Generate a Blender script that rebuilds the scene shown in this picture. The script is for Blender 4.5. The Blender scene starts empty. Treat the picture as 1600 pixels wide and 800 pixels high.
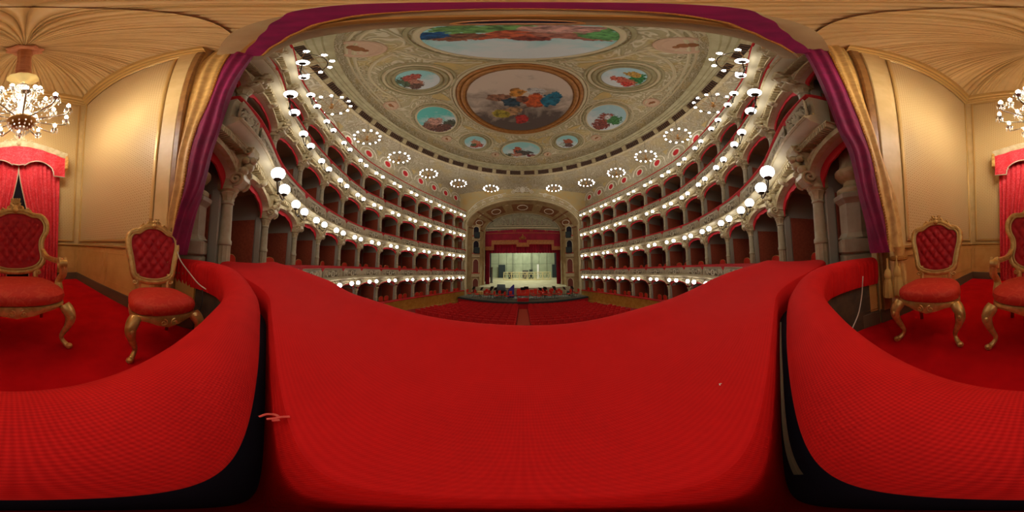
import bpy, math, random
import numpy as np
from mathutils import Vector
random.seed(7)
PI = math.pi
sc = bpy.context.scene
COL = sc.collection

# ---------------------------------------------------------------- camera, world, exposure
cam = bpy.data.cameras.new('camera')
cam.type = 'PANO'
try:
    cam.panorama_type = 'EQUIRECTANGULAR'
except Exception:
    pass
try:
    cam.cycles.panorama_type = 'EQUIRECTANGULAR'
except Exception:
    pass
cam.clip_start = 0.01
cam.clip_end = 200
camo = bpy.data.objects.new('camera', cam)
COL.objects.link(camo)
camo.location = (0, 0, 0)
camo.rotation_euler = (math.radians(94.5), 0, math.radians(3.8))
sc.camera = camo
w = bpy.data.worlds.new('world')
sc.world = w
w.use_nodes = True
w.node_tree.nodes['Background'].inputs[0].default_value = (1.0, 0.9, 0.75, 1)
w.node_tree.nodes['Background'].inputs[1].default_value = 0.02
vs = sc.view_settings
vs.view_transform = 'Standard'
vs.look = 'None'
vs.gamma = 1
vs.use_curve_mapping = False
vs.exposure = 0.18
try:
    sc.cycles.max_bounces = 5
    sc.cycles.diffuse_bounces = 3
    sc.cycles.glossy_bounces = 2
    sc.cycles.adaptive_threshold = 0.06
    sc.cycles.sample_clamp_indirect = 6.0
except Exception:
    pass
GLOBE_E, RING_E, BULB_E, STAGE_W = 7.0, 32.0, 170.0, 420.0

# ---------------------------------------------------------------- materials
def lin(c):
    return tuple(((x / 255) / 12.92 if x / 255 <= 0.04045 else ((x / 255 + 0.055) / 1.055) ** 2.4) for x in c) + (1,)

class NT:
    def __init__(s, name):
        s.m = bpy.data.materials.new(name)
        s.m.use_nodes = True
        s.t = s.m.node_tree
        s.p = s.t.nodes['Principled BSDF']
    def n(s, typ, **k):
        nd = s.t.nodes.new(typ)
        for a, b in k.items():
            setattr(nd, a, b)
        return nd
    def l(s, a, b):
        s.t.links.new(a, b)
    def inp(s, nd, i, v):
        if hasattr(v, 'is_output'):
            s.l(v, nd.inputs[i])
        else:
            nd.inputs[i].default_value = v
    def math(s, op, a, b=None, c=None):
        nd = s.n('ShaderNodeMath', operation=op)
        s.inp(nd, 0, a)
        if b is not None: s.inp(nd, 1, b)
        if c is not None: s.inp(nd, 2, c)
        return nd.outputs[0]
    def mix(s, f, a, b):
        nd = s.n('ShaderNodeMix', data_type='RGBA')
        s.inp(nd, 0, f); s.inp(nd, 6, a); s.inp(nd, 7, b)
        return nd.outputs[2]
    def noise(s, vec, scale, detail=3, rough=0.55, dist=0.0):
        nd = s.n('ShaderNodeTexNoise')
        if vec is not None: s.l(vec, nd.inputs['Vector'])
        nd.inputs['Scale'].default_value = scale
        nd.inputs['Detail'].default_value = detail
        nd.inputs['Roughness'].default_value = rough
        nd.inputs['Distortion'].default_value = dist
        return nd
    def ramp(s, f, stops):
        nd = s.n('ShaderNodeValToRGB')
        e = nd.color_ramp.elements
        while len(e) < len(stops): e.new(0.5)
        for k, (pos, col) in enumerate(stops):
            e[k].position = pos; e[k].color = col
        s.l(f, nd.inputs[0])
        return nd.outputs[0]
    def bump(s, h, strength=0.3, dist=0.01):
        nd = s.n('ShaderNodeBump')
        nd.inputs['Strength'].default_value = strength
        nd.inputs['Distance'].default_value = dist
        s.l(h, nd.inputs['Height'])
        s.l(nd.outputs[0], s.p.inputs['Normal'])
    def obj(s):
        return s.n('ShaderNodeTexCoord').outputs['Object']
    def uv(s):
        return s.n('ShaderNodeTexCoord').outputs['UV']
    def sep(s, v):
        nd = s.n('ShaderNodeSeparateXYZ'); s.l(v, nd.inputs[0]); return nd.outputs

def mat(name, col, rough=0.5, metal=0.0, sheen=0.0, var=None, bump=None, spec=0.5, emit=None):
    """col sRGB; var (scale, other sRGB colour); bump (scale, strength, distance)"""
    b = NT(name)
    p = b.p
    p.inputs['Base Color'].default_value = lin(col)
    p.inputs['Roughness'].default_value = rough
    p.inputs['Metallic'].default_value = metal
    p.inputs['Specular IOR Level'].default_value = spec
    if sheen:
        p.inputs['Sheen Weight'].default_value = sheen
        p.inputs['Sheen Roughness'].default_value = 0.4
        p.inputs['Sheen Tint'].default_value = lin(tuple(min(255, c * 1.2 + 20) for c in col))
    if var:
        nz = b.noise(b.obj(), var[0], 4)
        b.l(b.mix(b.ramp(nz.outputs[0], [(0.35, (0, 0, 0, 1)), (0.65, (1, 1, 1, 1))]), lin(col), lin(var[1])), p.inputs['Base Color'])
    if bump:
        nz = b.noise(b.obj(), bump[0], 4)
        b.bump(nz.outputs[0], bump[1], bump[2])
    if emit:
        p.inputs['Emission Color'].default_value = lin(emit[0])
        p.inputs['Emission Strength'].default_value = emit[1]
    return b.m

def ribbed_velvet(name, col, col2, rib, along=1.0):
    """woven velvet: fine ribs following the cloth's own length and width (UV in metres)"""
    b = NT(name)
    u = b.sep(b.uv())
    a = b.math('SINE', b.math('MULTIPLY', u[0], 2 * PI / rib))
    c = b.math('SINE', b.math('MULTIPLY', u[1], 2 * PI / (rib * along)))
    h = b.math('ADD', b.math('MULTIPLY', b.math('ADD', a, c), 0.25), 0.5)
    nz = b.noise(b.obj(), 9, 4)
    n2 = b.noise(b.obj(), 300, 2)
    f = b.math('ADD', b.math('MULTIPLY', h, 0.55), b.math('MULTIPLY', nz.outputs[0], 0.45))
    b.l(b.mix(f, lin(col2), lin(col)), b.p.inputs['Base Color'])
    b.p.inputs['Roughness'].default_value = 0.85
    b.p.inputs['Specular IOR Level'].default_value = 0.15
    b.p.inputs['Sheen Weight'].default_value = 0.25
    b.p.inputs['Sheen Tint'].default_value = lin((255, 60, 50))
    b.bump(b.math('ADD', h, b.math('MULTIPLY', n2.outputs[0], 0.4)), 0.5, 0.0012)
    return b.m

def damask_cloth(name, col, col2, scale=6, rough=0.6):
    b = NT(name)
    o = b.obj()
    nz = b.noise(o, scale, 2, 0.5, 1.6)
    f = b.ramp(nz.outputs[0], [(0.44, (0, 0, 0, 1)), (0.5, (1, 1, 1, 1)), (0.56, (0, 0, 0, 1))])
    b.l(b.mix(f, lin(col), lin(col2)), b.p.inputs['Base Color'])
    b.p.inputs['Roughness'].default_value = rough
    b.p.inputs['Specular IOR Level'].default_value = 0.25
    b.p.inputs['Sheen Weight'].default_value = 0.1
    b.p.inputs['Sheen Tint'].default_value = lin((255, 120, 90))
    n2 = b.noise(o, 120, 2)
    b.bump(n2.outputs[0], 0.25, 0.002)
    return b.m

def wallpaper(name, col, col2):
    """small gold lozenge figure on a lighter ground"""
    b = NT(name)
    u = b.sep(b.uv())
    k = 2 * PI / 0.1
    s1 = b.math('SINE', b.math('MULTIPLY', b.math('ADD', u[0], u[1]), k * 0.5))
    s2 = b.math('SINE', b.math('MULTIPLY', b.math('SUBTRACT', u[0], u[1]), k * 0.5))
    pr = b.math('ABSOLUTE', b.math('MULTIPLY', s1, s2))
    f = b.ramp(pr, [(0.12, (0, 0, 0, 1)), (0.3, (1, 1, 1, 1)), (0.55, (1, 1, 1, 1)), (0.7, (0.2, 0.2, 0.2, 1))])
    b.l(b.mix(f, lin(col2), lin(col)), b.p.inputs['Base Color'])
    b.p.inputs['Roughness'].default_value = 0.42
    b.p.inputs['Sheen Weight'].default_value = 0.1
    b.bump(pr, 0.15, 0.002)
    return b.m

def relief_mat(name, hi, lo, rough=0.55, attr='Col'):
    """plaster relief: colour paler where raised, darker in the recesses (height stored per vertex)"""
    b = NT(name)
    at = b.n('ShaderNodeAttribute', attribute_name=attr)
    nz = b.noise(b.obj(), 14, 4)
    f = b.math('ADD', at.outputs['Fac'], b.math('MULTIPLY', b.math('SUBTRACT', nz.outputs[0], 0.5), 0.5))
    b.l(b.ramp(f, [(0.15, lin(lo)), (0.6, lin(hi))]), b.p.inputs['Base Color'])
    b.p.inputs['Roughness'].default_value = rough
    b.bump(nz.outputs[0], 0.3, 0.02)
    return b.m

def ornament_mat(name, hi, lo, gold, scale=1.2):
    """painted grotesque ornament: curling cream scrolls on an olive ground with gold touches"""
    b = NT(name)
    o = b.obj()
    n1 = b.noise(o, scale, 2, 0.5, 2.5)
    ring = b.math('SINE', b.math('MULTIPLY', n1.outputs[0], 46.0))
    f = b.ramp(ring, [(0.0, (0, 0, 0, 1)), (0.5, (1, 1, 1, 1))])
    n2 = b.noise(o, scale * 0.8, 3)
    g = b.ramp(n2.outputs[0], [(0.52, (0, 0, 0, 1)), (0.62, (1, 1, 1, 1))])
    base = b.mix(f, lin(lo), lin(hi))
    b.l(b.mix(b.math('MULTIPLY', g, 0.55), base, lin(gold)), b.p.inputs['Base Color'])
    b.p.inputs['Roughness'].default_value = 0.6
    b.bump(ring, 0.5, 0.05)
    return b.m

def painting(name, sky, cloud, blobs, cloud_scale=2.2, seed=0.0):
    """a fresco of clouds with loose groups of colour; UV runs -1..1 over the oval"""
    b = NT(name)
    uv = b.uv()
    mp = b.n('ShaderNodeMapping')
    mp.inputs['Location'].default_value = (seed, seed * 0.7, 0)
    b.l(uv, mp.inputs[0])
    nz = b.noise(mp.outputs[0], cloud_scale, 5, 0.6, 0.6)
    u = b.sep(uv)
    vgrad = b.math('MULTIPLY_ADD', u[1], -0.42, 0.03)
    f = b.ramp(b.math('ADD', nz.outputs[0], vgrad), [(0.35, (0, 0, 0, 1)), (0.7, (1, 1, 1, 1))])
    col = b.mix(f, lin(sky), lin(cloud))
    wob = b.noise(mp.outputs[0], 3.4, 4, 0.6)
    wob2 = b.noise(mp.outputs[0], 9, 3, 0.6)
    for (x, y, rx, ry, c) in blobs:
        dx = b.math('MULTIPLY', b.math('SUBTRACT', u[0], x), .8 / rx)
        dy = b.math('MULTIPLY', b.math('SUBTRACT', u[1], y), .8 / ry)
        d = b.math('ADD', b.math('MULTIPLY', dx, dx), b.math('MULTIPLY', dy, dy))
        d = b.math('ADD', d, b.math('MULTIPLY', b.math('SUBTRACT', wob.outputs[0], 0.5), 3.2))
        d = b.math('ADD', d, b.math('MULTIPLY', b.math('SUBTRACT', wob2.outputs[0], 0.5), 1.8))
        m = b.ramp(d, [(0.8, (1, 1, 1, 1)), (1.25, (0, 0, 0, 1))])
        shade = b.mix(b.ramp(wob2.outputs[0], [(0.35, (0, 0, 0, 1)), (0.6, (1, 1, 1, 1))]), lin(tuple(v * 0.55 for v in c)), lin(c))
        col = b.mix(m, col, shade)
    b.l(col, b.p.inputs['Base Color'])
    b.p.inputs['Roughness'].default_value = 0.7
    return b.m

M = {}
M['velvet'] = ribbed_velvet('velvet_red', (236, 34, 32), (176, 10, 14), 0.006)
M['velvet_front'] = ribbed_velvet('velvet_red_front', (222, 28, 28), (196, 18, 20), 0.004, 2.2)
M['rail_red'] = mat('rail_red_velvet', (205, 28, 26), 0.8, 0, 0.3, (20, (170, 12, 16)))
M['valance_red'] = mat('valance_red', (200, 24, 34), 0.75, 0, 0.2)
M['wine'] = mat('curtain_wine_velvet', (138, 0, 70), 0.75, 0, 0.3, (5, (112, 0, 58)))
M['gold_lining'] = mat('gold_silk_lining', (222, 178, 104), 0.45, 0, 0.3, (9, (196, 148, 76)), (60, 0.2, 0.004))
M['fringe'] = mat('gold_fringe', (196, 132, 36), 0.6, 0.1, 0, (90, (140, 84, 18)), (160, 0.8, 0.01))
M['tassel'] = mat('tassel_gold', (216, 174, 92), 0.6, 0, 0.2, None, (150, 0.8, 0.01))
M['carpet'] = mat('carpet_red', (222, 14, 24), 0.95, 0, 0.2, (3, (200, 8, 18)), (700, 0.5, 0.004), 0.1)
M['wood_pale'] = mat('wood_pale_gold', (214, 182, 124), 0.4, 0, 0, (3.5, (202, 168, 108)))
M['wood_wains'] = mat('wood_wainscot', (216, 170, 96), 0.38, 0, 0, (2.5, (202, 152, 78)))
M['wood_brown'] = mat('wood_brown', (150, 104, 52), 0.4, 0, 0, (6, (120, 78, 36)))
M['moulding'] = mat('moulding_gold', (206, 168, 100), 0.3, 0.35)
M['baseboard'] = mat('baseboard_dark', (98, 84, 62), 0.5)
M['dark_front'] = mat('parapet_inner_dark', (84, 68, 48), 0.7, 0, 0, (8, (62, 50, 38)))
M['paper'] = wallpaper('wallpaper_gold', (218, 190, 136), (184, 146, 84))
M['pleat'] = mat('pleated_ceiling_cloth', (216, 180, 120), 0.6, 0, 0.15, (2, (206, 168, 108)))
M['gold'] = mat('chair_gold', (236, 196, 120), 0.28, 0.5, 0, (14, (200, 152, 80)), (70, 0.25, 0.004))
M['yellow_orn'] = mat('ceiling_yellow', (206, 178, 106), 0.6, 0, 0, (2, (186, 166, 110)))
M['band_olive'] = ornament_mat('ceiling_band', (178, 168, 122), (158, 148, 102), (176, 160, 104), 0.3)
M['plaster_white'] = mat('plaster_white', (236, 228, 204), 0.6, 0, 0, (6, (214, 202, 172)))
M['gold_dark'] = mat('gold_dark', (150, 104, 44), 0.45, 0.4)
M['chair_red'] = damask_cloth('chair_seat_red', (206, 46, 30), (216, 70, 46), 7)
M['chair_tuft'] = mat('chair_tufted_red', (196, 20, 30), 0.7, 0, 0.35, (12, (176, 10, 24)))
M['chair_leg_red'] = mat('chair_rear_leg', (150, 40, 26), 0.5)
M['curtain_red'] = damask_cloth('curtain_red_damask', (214, 44, 54), (226, 84, 88), 9)
M['silver_trim'] = mat('braid_trim', (198, 178, 150), 0.4, 0.3)
M['dark'] = mat('dark_void', (22, 14, 26), 0.9)
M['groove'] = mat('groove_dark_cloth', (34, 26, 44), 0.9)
M['cream'] = mat('cream_plaster', (204, 192, 156), 0.6, 0, 0, (1.3, (188, 174, 136)))
M['cream_gilt'] = mat('cream_gilt', (204, 188, 146), 0.5, 0.05, 0, (8, (178, 158, 110)), (18, 0.3, 0.02))
M['grey_stone'] = mat('grey_stone', (170, 156, 128), 0.5, 0, 0, (4, (150, 134, 106)))
M['stone_col'] = mat('column_stone', (196, 186, 152), 0.5, 0, 0, (5, (176, 164, 128)))
M['relief'] = relief_mat('relief_panel', (208, 198, 166), (98, 84, 54))
M['dentil'] = mat('dentil_tan', (128, 112, 80), 0.6)  # plain greyish tan, the roundels' own colour
M['box_panel'] = mat('box_red_brown_paper', (182, 88, 56), 0.7, 0, 0, (12, (164, 74, 46)))
M['box_wall'] = mat('box_wall_grey', (176, 168, 146), 0.7)
M['box_back'] = mat('box_back_wall', (120, 58, 44), 0.8)
M['yellow_marble'] = mat('yellow_marble', (214, 164, 72), 0.4, 0, 0, (2.2, (196, 140, 50)))
M['bronze'] = mat('lamp_bronze', (74, 62, 44), 0.4, 0.6)
M['globe'] = mat('globe_glass_lit', (255, 255, 255), 0.3, emit=((255, 250, 246), GLOBE_E))
M['ring_globe'] = mat('ring_globe_lit', (255, 255, 255), 0.3, emit=((255, 250, 246), RING_E))
M['bulb'] = mat('bulb_lit', (255, 255, 255), 0.3, emit=((255, 248, 236), BULB_E))
M['crystal'] = mat('crystal', (225, 214, 196), 0.08, 0.25, spec=0.9)
M['glass_dish'] = mat('glass_dish', (196, 172, 110), 0.3, 0.3)
M['chrome_arm'] = mat('chandelier_arm', (170, 160, 140), 0.2, 0.7)
M['sleeve'] = mat('chandelier_sleeve', (204, 138, 98), 0.7, 0, 0.3, (8, (184, 112, 74)))
M['cove'] = ornament_mat('cove_plaster', (190, 178, 148), (160, 146, 112), (186, 164, 110), 0.7)
M['ornament'] = ornament_mat('ceiling_ornament', (214, 204, 166), (178, 166, 122), (208, 180, 104), 0.5)
M['ornament_fine'] = ornament_mat('ceiling_ornament_fine', (216, 206, 174), (168, 154, 110), (206, 180, 116), 1.0)
M['olive'] = mat('moulding_olive', (176, 166, 122), 0.5, 0, 0, (2, (156, 146, 102)))
M['frame_ochre'] = mat('frame_ochre', (184, 128, 62), 0.4, 0.1, 0, (3, (158, 104, 46)))
M['frame_cream'] = mat('frame_cream', (206, 192, 150), 0.5)
M['grille'] = mat('vent_dark', (52, 38, 30), 0.8)
M['cameo'] = mat('cameo_pink', (206, 172, 138), 0.7)
M['cameo_fig'] = mat('cameo_figure', (150, 96, 50), 0.7)
M['ochre_wall'] = mat('ochre_spandrel', (200, 166, 96), 0.6, 0, 0, (0.6, (186, 172, 126)))
M['arch_tan'] = mat('arch_tan', (186, 160, 112), 0.6, 0, 0, (1.2, (164, 136, 90)), (3, 0.3, 0.05))
M['coffer'] = mat('coffer_red_tan', (150, 98, 58), 0.6, 0, 0, (3, (126, 78, 44)))
M['lunette'] = ornament_mat('lunette_relief', (176, 170, 136), (146, 138, 104), (170, 160, 120), 0.6)
M['stage_red'] = mat('stage_curtain_red', (166, 8, 44), 0.75, 0, 0.2, (1, (140, 0, 34)))
M['stage_gold'] = mat('stage_gold_braid', (196, 122, 58), 0.5, 0.2, 0, (6, (160, 92, 40)))
M['stage_floor'] = mat('stage_floor', (190, 180, 140), 0.6, 0, 0, (0.7, (172, 160, 120)))
M['stage_panel'] = mat('stage_panel', (170, 176, 140), 0.6, 0, 0, (0.6, (150, 158, 124)))
M['stage_dark'] = mat('stage_dark', (38, 48, 46), 0.8)
M['white_wood'] = mat('white_lattice', (226, 214, 160), 0.6)
M['stalls_red'] = mat('stalls_red', (236, 36, 36), 0.75, 0, 0.25, (6, (206, 20, 24)))
M['stalls_floor'] = mat('stalls_floor', (150, 34, 24), 0.8)
M['aisle'] = mat('aisle_carpet', (206, 80, 54), 0.85)
M['pit_floor'] = mat('pit_floor', (112, 106, 88), 0.7)
M['pit_front'] = mat('pit_front_red', (186, 16, 24), 0.7)
M['orch_red'] = mat('orchestra_chair_red', (228, 52, 32), 0.6)
M['black'] = mat('black_lacquer', (22, 22, 24), 0.6)
M['steel'] = mat('steel_grey', (110, 108, 100), 0.4, 0.6)
M['blue'] = mat('blue_cover', (66, 56, 150), 0.6)
M['white'] = mat('white_paint', (230, 228, 215), 0.5)
M['cable'] = mat('white_cable', (206, 196, 176), 0.5)
M['dark_cable'] = mat('dark_cable', (40, 36, 32), 0.5)
M['piping'] = mat('grey_piping', (128, 124, 96), 0.6)
M['ribbon'] = mat('pink_ribbon', (238, 96, 84), 0.5)
M['stage_lamp'] = mat('stage_lamp_lens', (255, 255, 250), 0.4, emit=((235, 255, 225), 6.0))

# ---------------------------------------------------------------- mesh helpers
class MB:
    def __init__(s):
        s.v = []; s.f = []; s.uv = []; s.c = []
    def add(s, vs, fs, uvs=None):
        o = len(s.v)
        s.v += [tuple(p) for p in vs]
        s.f += [tuple(i + o for i in f) for f in fs]
        s.uv += list(uvs) if uvs is not None else [(p[0], p[2]) for p in vs]
        return s
    def box(s, x0, x1, y0, y1, z0, z1):
        vs = [(x, y, z) for z in (z0, z1) for y in (y0, y1) for x in (x0, x1)]
        return s.add(vs, [(0, 2, 3, 1), (4, 5, 7, 6), (0, 1, 5, 4), (2, 6, 7, 3), (0, 4, 6, 2), (1, 3, 7, 5)])
    def bev(s, x0, x1, y0, y1, z0, z1, b=0.01):
        """box with chamfered upright and level edges (three stacked rings)"""
        def ring(i, z):
            a, c, d, e = x0 + i, x1 - i, y0 + i, y1 - i
            return [(a + b, d, z), (c - b, d, z), (c, d + b, z), (c, e - b, z), (c - b, e, z), (a + b, e, z), (a, e - b, z), (a, d + b, z)]
        vs = ring(b, z0) + ring(0, z0 + b) + ring(0, z1 - b) + ring(b, z1)
        fs = [tuple(range(7, -1, -1)), tuple(range(24, 32))]
        for k in range(3):
            for i in range(8):
                j = (i + 1) % 8
                fs.append((k * 8 + i, k * 8 + j, k * 8 + 8 + j, k * 8 + 8 + i))
        return s.add(vs, fs)
    def tube(s, pts, r, n=8, cap=True, closed=False):
        pts = [Vector(p) for p in pts]
        m = len(pts)
        rs = r if isinstance(r, (list, tuple)) else [r] * m
        vs, fs, uvs = [], [], []
        ref = None
        L = 0
        for i, p in enumerate(pts):
            a = pts[(i - 1) % m] if (closed or i > 0) else p
            c = pts[(i + 1) % m] if (closed or i < m - 1) else p
            t = (c - a)
            if t.length < 1e-9: t = Vector((0, 0, 1))
            t.normalize()
            if ref is None:
                ref = Vector((0, 0, 1)) if abs(t.z) < 0.9 else Vector((1, 0, 0))
            x = ref - t * ref.dot(t)
            if x.length < 1e-6: x = t.orthogonal()
            x.normalize(); ref = x
            y = t.cross(x)
            if i: L += (p - pts[i - 1]).length
            for k in range(n):
                an = 2 * PI * k / n
                vs.append(p + (x * math.cos(an) + y * math.sin(an)) * rs[i])
                uvs.append((L, rs[i] * an))
        lim = m if closed else m - 1
        for i in range(lim):
            j = (i + 1) % m
            for k in range(n):
                q = (k + 1) % n
                fs.append((i * n + k, i * n + q, j * n + q, j * n + k))
        if cap and not closed:
            fs.append(tuple(range(n - 1, -1, -1)))
            fs.append(tuple((m - 1) * n + k for k in range(n)))
        return s.add(vs, fs, uvs)
    def lathe(s, prof, n=16, cx=0, cy=0, cz=0, flute=None):
        """prof [(r, z)]; flute (count, depth, z0, z1)"""
        vs, fs = [], []
        for (r, z) in prof:
            for k in range(n):
                a = 2 * PI * k / n
                rr = r
                if flute and flute[2] <= z <= flute[3]:
                    rr = r - flute[1] * (0.5 + 0.5 * math.cos(a * flute[0]))
                vs.append((cx + rr * math.cos(a), cy + rr * math.sin(a), cz + z))
        for i in range(len(prof) - 1):
            for k in range(n):
                q = (k + 1) % n
                fs.append((i * n + k, i * n + q, i * n + n + q, i * n + n + k))
        if prof[0][0] > 1e-4: fs.append(tuple(range(n - 1, -1, -1)))
        if prof[-1][0] > 1e-4: fs.append(tuple((len(prof) - 1) * n + k for k in range(n)))
        return s.add(vs, fs)
    def ball(s, c, r, n=10, m=6, sz=1.0):
        prof = [(max(1e-5, r * math.sin(PI * i / m)), -r * sz * math.cos(PI * i / m)) for i in range(m + 1)]
        return s.lathe(prof, n, c[0], c[1], c[2])
    def sweep(s, path, prof, normals=None, closed_prof=True, closed_path=False, caps=True, zs=None):
        """profile (a, b): a along the level normal, b up; path points (x, y[, z])"""
        m, n = len(path), len(prof)
        P = [Vector((p[0], p[1], p[2] if len(p) > 2 else 0)) for p in path]
        vs, fs, uvs = [], [], []
        pl = [0]
        for i in range(1, n):
            pl.append(pl[-1] + math.hypot(prof[i][0] - prof[i - 1][0], prof[i][1] - prof[i - 1][1]))
        L = 0
        for i in range(m):
            if normals is not None:
                nx, ny = normals[i]
            else:
                a = P[(i - 1) % m] if (closed_path or i > 0) else P[i]
                c = P[(i + 1) % m] if (closed_path or i < m - 1) else P[i]
                t = c - a
                d = math.hypot(t.x, t.y) or 1
                nx, ny = -t.y / d, t.x / d
            if i: L += (P[i] - P[i - 1]).length
            for j, (a, b) in enumerate(prof):
                vs.append((P[i].x + nx * a, P[i].y + ny * a, P[i].z + b))
                uvs.append((L, pl[j]))
        for i in range(m if closed_path else m - 1):
            k = (i + 1) % m
            for j in range(n if closed_prof else n - 1):
                q = (j + 1) % n
                fs.append((i * n + j, k * n + j, k * n + q, i * n + q))
        if caps and closed_prof and not closed_path:
            fs.append(tuple(range(n)))
            fs.append(tuple((m - 1) * n + j for j in range(n - 1, -1, -1)))
        return s.add(vs, fs, uvs)
    def grid(s, fn, nu, nv, wrap=False):
        """fn(u, v) -> point (and optional uv) for u, v in 0..1"""
        vs, uvs, fs = [], [], []
        for j in range(nv + 1):
            for i in range(nu + (0 if wrap else 1)):
                r = fn(i / nu, j / nv)
                if len(r) == 2: vs.append(r[0]); uvs.append(r[1])
                else: vs.append(r); uvs.append((r[0], r[2]))
        W = nu if wrap else nu + 1
        for j in range(nv):
            for i in range(nu):
                k = (i + 1) % W if wrap else i + 1
                fs.append((j * W + i, j * W + k, j * W + W + k, j * W + W + i))
        return s.add(vs, fs, uvs)
    def prism(s, poly, y0, y1):
        """polygon in (x, z) extruded along y"""
        n = len(poly)
        vs = [(x, y0, z) for x, z in poly] + [(x, y1, z) for x, z in poly]
        fs = [tuple(range(n)), tuple(range(2 * n - 1, n - 1, -1))]
        for i in range(n):
            j = (i + 1) % n
            fs.append((i, n + i, n + j, j))
        return s.add(vs, fs)
    def prism_x(s, poly, x0, x1):
        """polygon in (y, z) extruded along x"""
        n = len(poly)
        vs = [(x0, y, z) for y, z in poly] + [(x1, y, z) for y, z in poly]
        fs = [tuple(range(n - 1, -1, -1)), tuple(range(n, 2 * n))]
        for i in range(n):
            j = (i + 1) % n
            fs.append((i, j, n + j, n + i))
        return s.add(vs, fs)
    def mesh(s, name, sharp=40, cols=None):
        me = bpy.data.meshes.new(name)
        me.from_pydata(s.v, [], s.f)
        uvl = me.uv_layers.new(name='UVMap')
        idx = np.empty(len(me.loops), dtype=np.int32)
        me.loops.foreach_get('vertex_index', idx)
        uvl.data.foreach_set('uv', np.array(s.uv, dtype=np.float32)[idx].ravel())
        if cols is not None:
            ca = me.color_attributes.new('Col', 'FLOAT_COLOR', 'POINT')
            c = np.ones((len(s.v), 4), dtype=np.float32)
            c[:, :3] = np.array(cols, dtype=np.float32)[:, None]
            ca.data.foreach_set('color', c.ravel())
        me.polygons.foreach_set('use_smooth', np.ones(len(me.polygons), dtype=bool))
        try:
            me.set_sharp_from_angle(angle=math.radians(sharp))
        except Exception:
            pass
        me.update()
        return me

def put(name, me, m=None, parent=None, loc=(0, 0, 0), rz=0.0, scale=None):
    o = bpy.data.objects.new(name, me)
    COL.objects.link(o)
    if me is not None and m is not None and len(me.materials) == 0:
        me.materials.append(m)
    o.parent = parent
    o.location = loc
    o.rotation_euler = (0, 0, rz)
    if scale: o.scale = scale
    return o

def make(name, mb, m, parent=None, loc=(0, 0, 0), rz=0.0, sharp=40, cols=None, scale=None):
    return put(name, mb.mesh(name, sharp, cols), m, parent, loc, rz, scale)

def tag(o, label, cat, group=None, kind=None):
    o['label'] = label; o['category'] = cat
    if group: o['group'] = group
    if kind: o['kind'] = kind
    return o

def thing(name, label, cat, loc=(0, 0, 0), rz=0.0, group=None, kind=None):
    return tag(put(name, None, None, None, loc, rz), label, cat, group, kind)

def dup(root, loc, rz, label):
    r = root.copy(); COL.objects.link(r)
    r.location = loc; r.rotation_euler = (0, 0, rz)
    r['label'] = label
    for ch in list(root.children):
        c = ch.copy(); COL.objects.link(c); c.parent = r
        for g in list(ch.children):
            d = g.copy(); COL.objects.link(d); d.parent = c
    return r

def catmull(pts, n=6, closed=False):
    pts = [Vector(p) for p in pts]
    out = []
    m = len(pts)
    for i in range(m if closed else m - 1):
        if closed:
            a, b, c, d = pts[(i - 1) % m], pts[i], pts[(i + 1) % m], pts[(i + 2) % m]
        else:
            b, c = pts[i], pts[i + 1]
            a = pts[i - 1] if i > 0 else b + (b - c)
            d = pts[i + 2] if i + 2 < m else c + (c - b)
        for k in range(n):
            t = k / n
            out.append(0.5 * ((2 * b) + (c - a) * t + (2 * a - 5 * b + 4 * c - d) * t * t + (3 * b - 3 * c + d - a) * t ** 3))
    if not closed: out.append(pts[-1])
    return out

def spiral(cx, cz, r0, turns, start, y=0.0, sgn=1, n=26, shrink=0.12):
    pts = []
    for i in range(n + 1):
        t = i / n
        r = r0 * (1 - t) + r0 * shrink * t
        a = start + sgn * turns * 2 * PI * t
        pts.append((cx + r * math.cos(a), y, cz + r * math.sin(a)))
    return pts

def sm(a, b, x):
    t = min(1, max(0, (x - a) / (b - a)))
    return t * t * (3 - 2 * t)

ORD = ['zeroth', 'first', 'second', 'third', 'fourth', 'fifth', 'sixth', 'seventh', 'eighth', 'ninth', 'tenth', 'eleventh', 'twelfth',
       'thirteenth', 'fourteenth', 'fifteenth', 'sixteenth', 'seventeenth', 'eighteenth', 'nineteenth', 'twentieth'] + \
      ['twenty-' + o for o in ('first', 'second', 'third', 'fourth', 'fifth', 'sixth', 'seventh', 'eighth', 'ninth')] + ['thirtieth']

# ================================================================ THE HALL: horseshoe of four box tiers and a gallery
TH = 3.3                                   # tier height
RAIL2 = -0.28                              # second tier rail, the tier of the royal box
CP = [(-2.8, -0.76), (-4.95, -0.12), (-7.0, 1.14), (-8.65, 2.75), (-10.15, 4.8), (-11.3, 7.1), (-11.8, 9.65), (-11.95, 12.3),
      (-11.8, 15.1), (-11.4, 17.6), (-10.85, 20.1), (-10.2, 22.4), (-9.5, 24.7)]
SUB = 6
LP = catmull([(x, y, 0) for x, y in CP], SUB)
PRE = [Vector((-2.1, -1.0, 0)), Vector((-2.45, -.88, 0))]
def normals_of(path):
    out = []
    for i in range(len(path)):
        a = path[max(0, i - 1)]; c = path[min(len(path) - 1, i + 1)]
        t = (c - a).normalized()
        out.append((-t.y, t.x))
    return out
LN = normals_of(LP)
def side_path(s):
    return [(s * -p.x, p.y) for p in PRE + LP], [(s * -n[0], n[1]) for n in [LN[0]] * 2 + LN]
SIDES = [(-1, 'left'), (1, 'right')]
TIER = ['', 'first', 'second', 'third', 'fourth']
BW = 2.5                                   # module width of a bay

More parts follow.
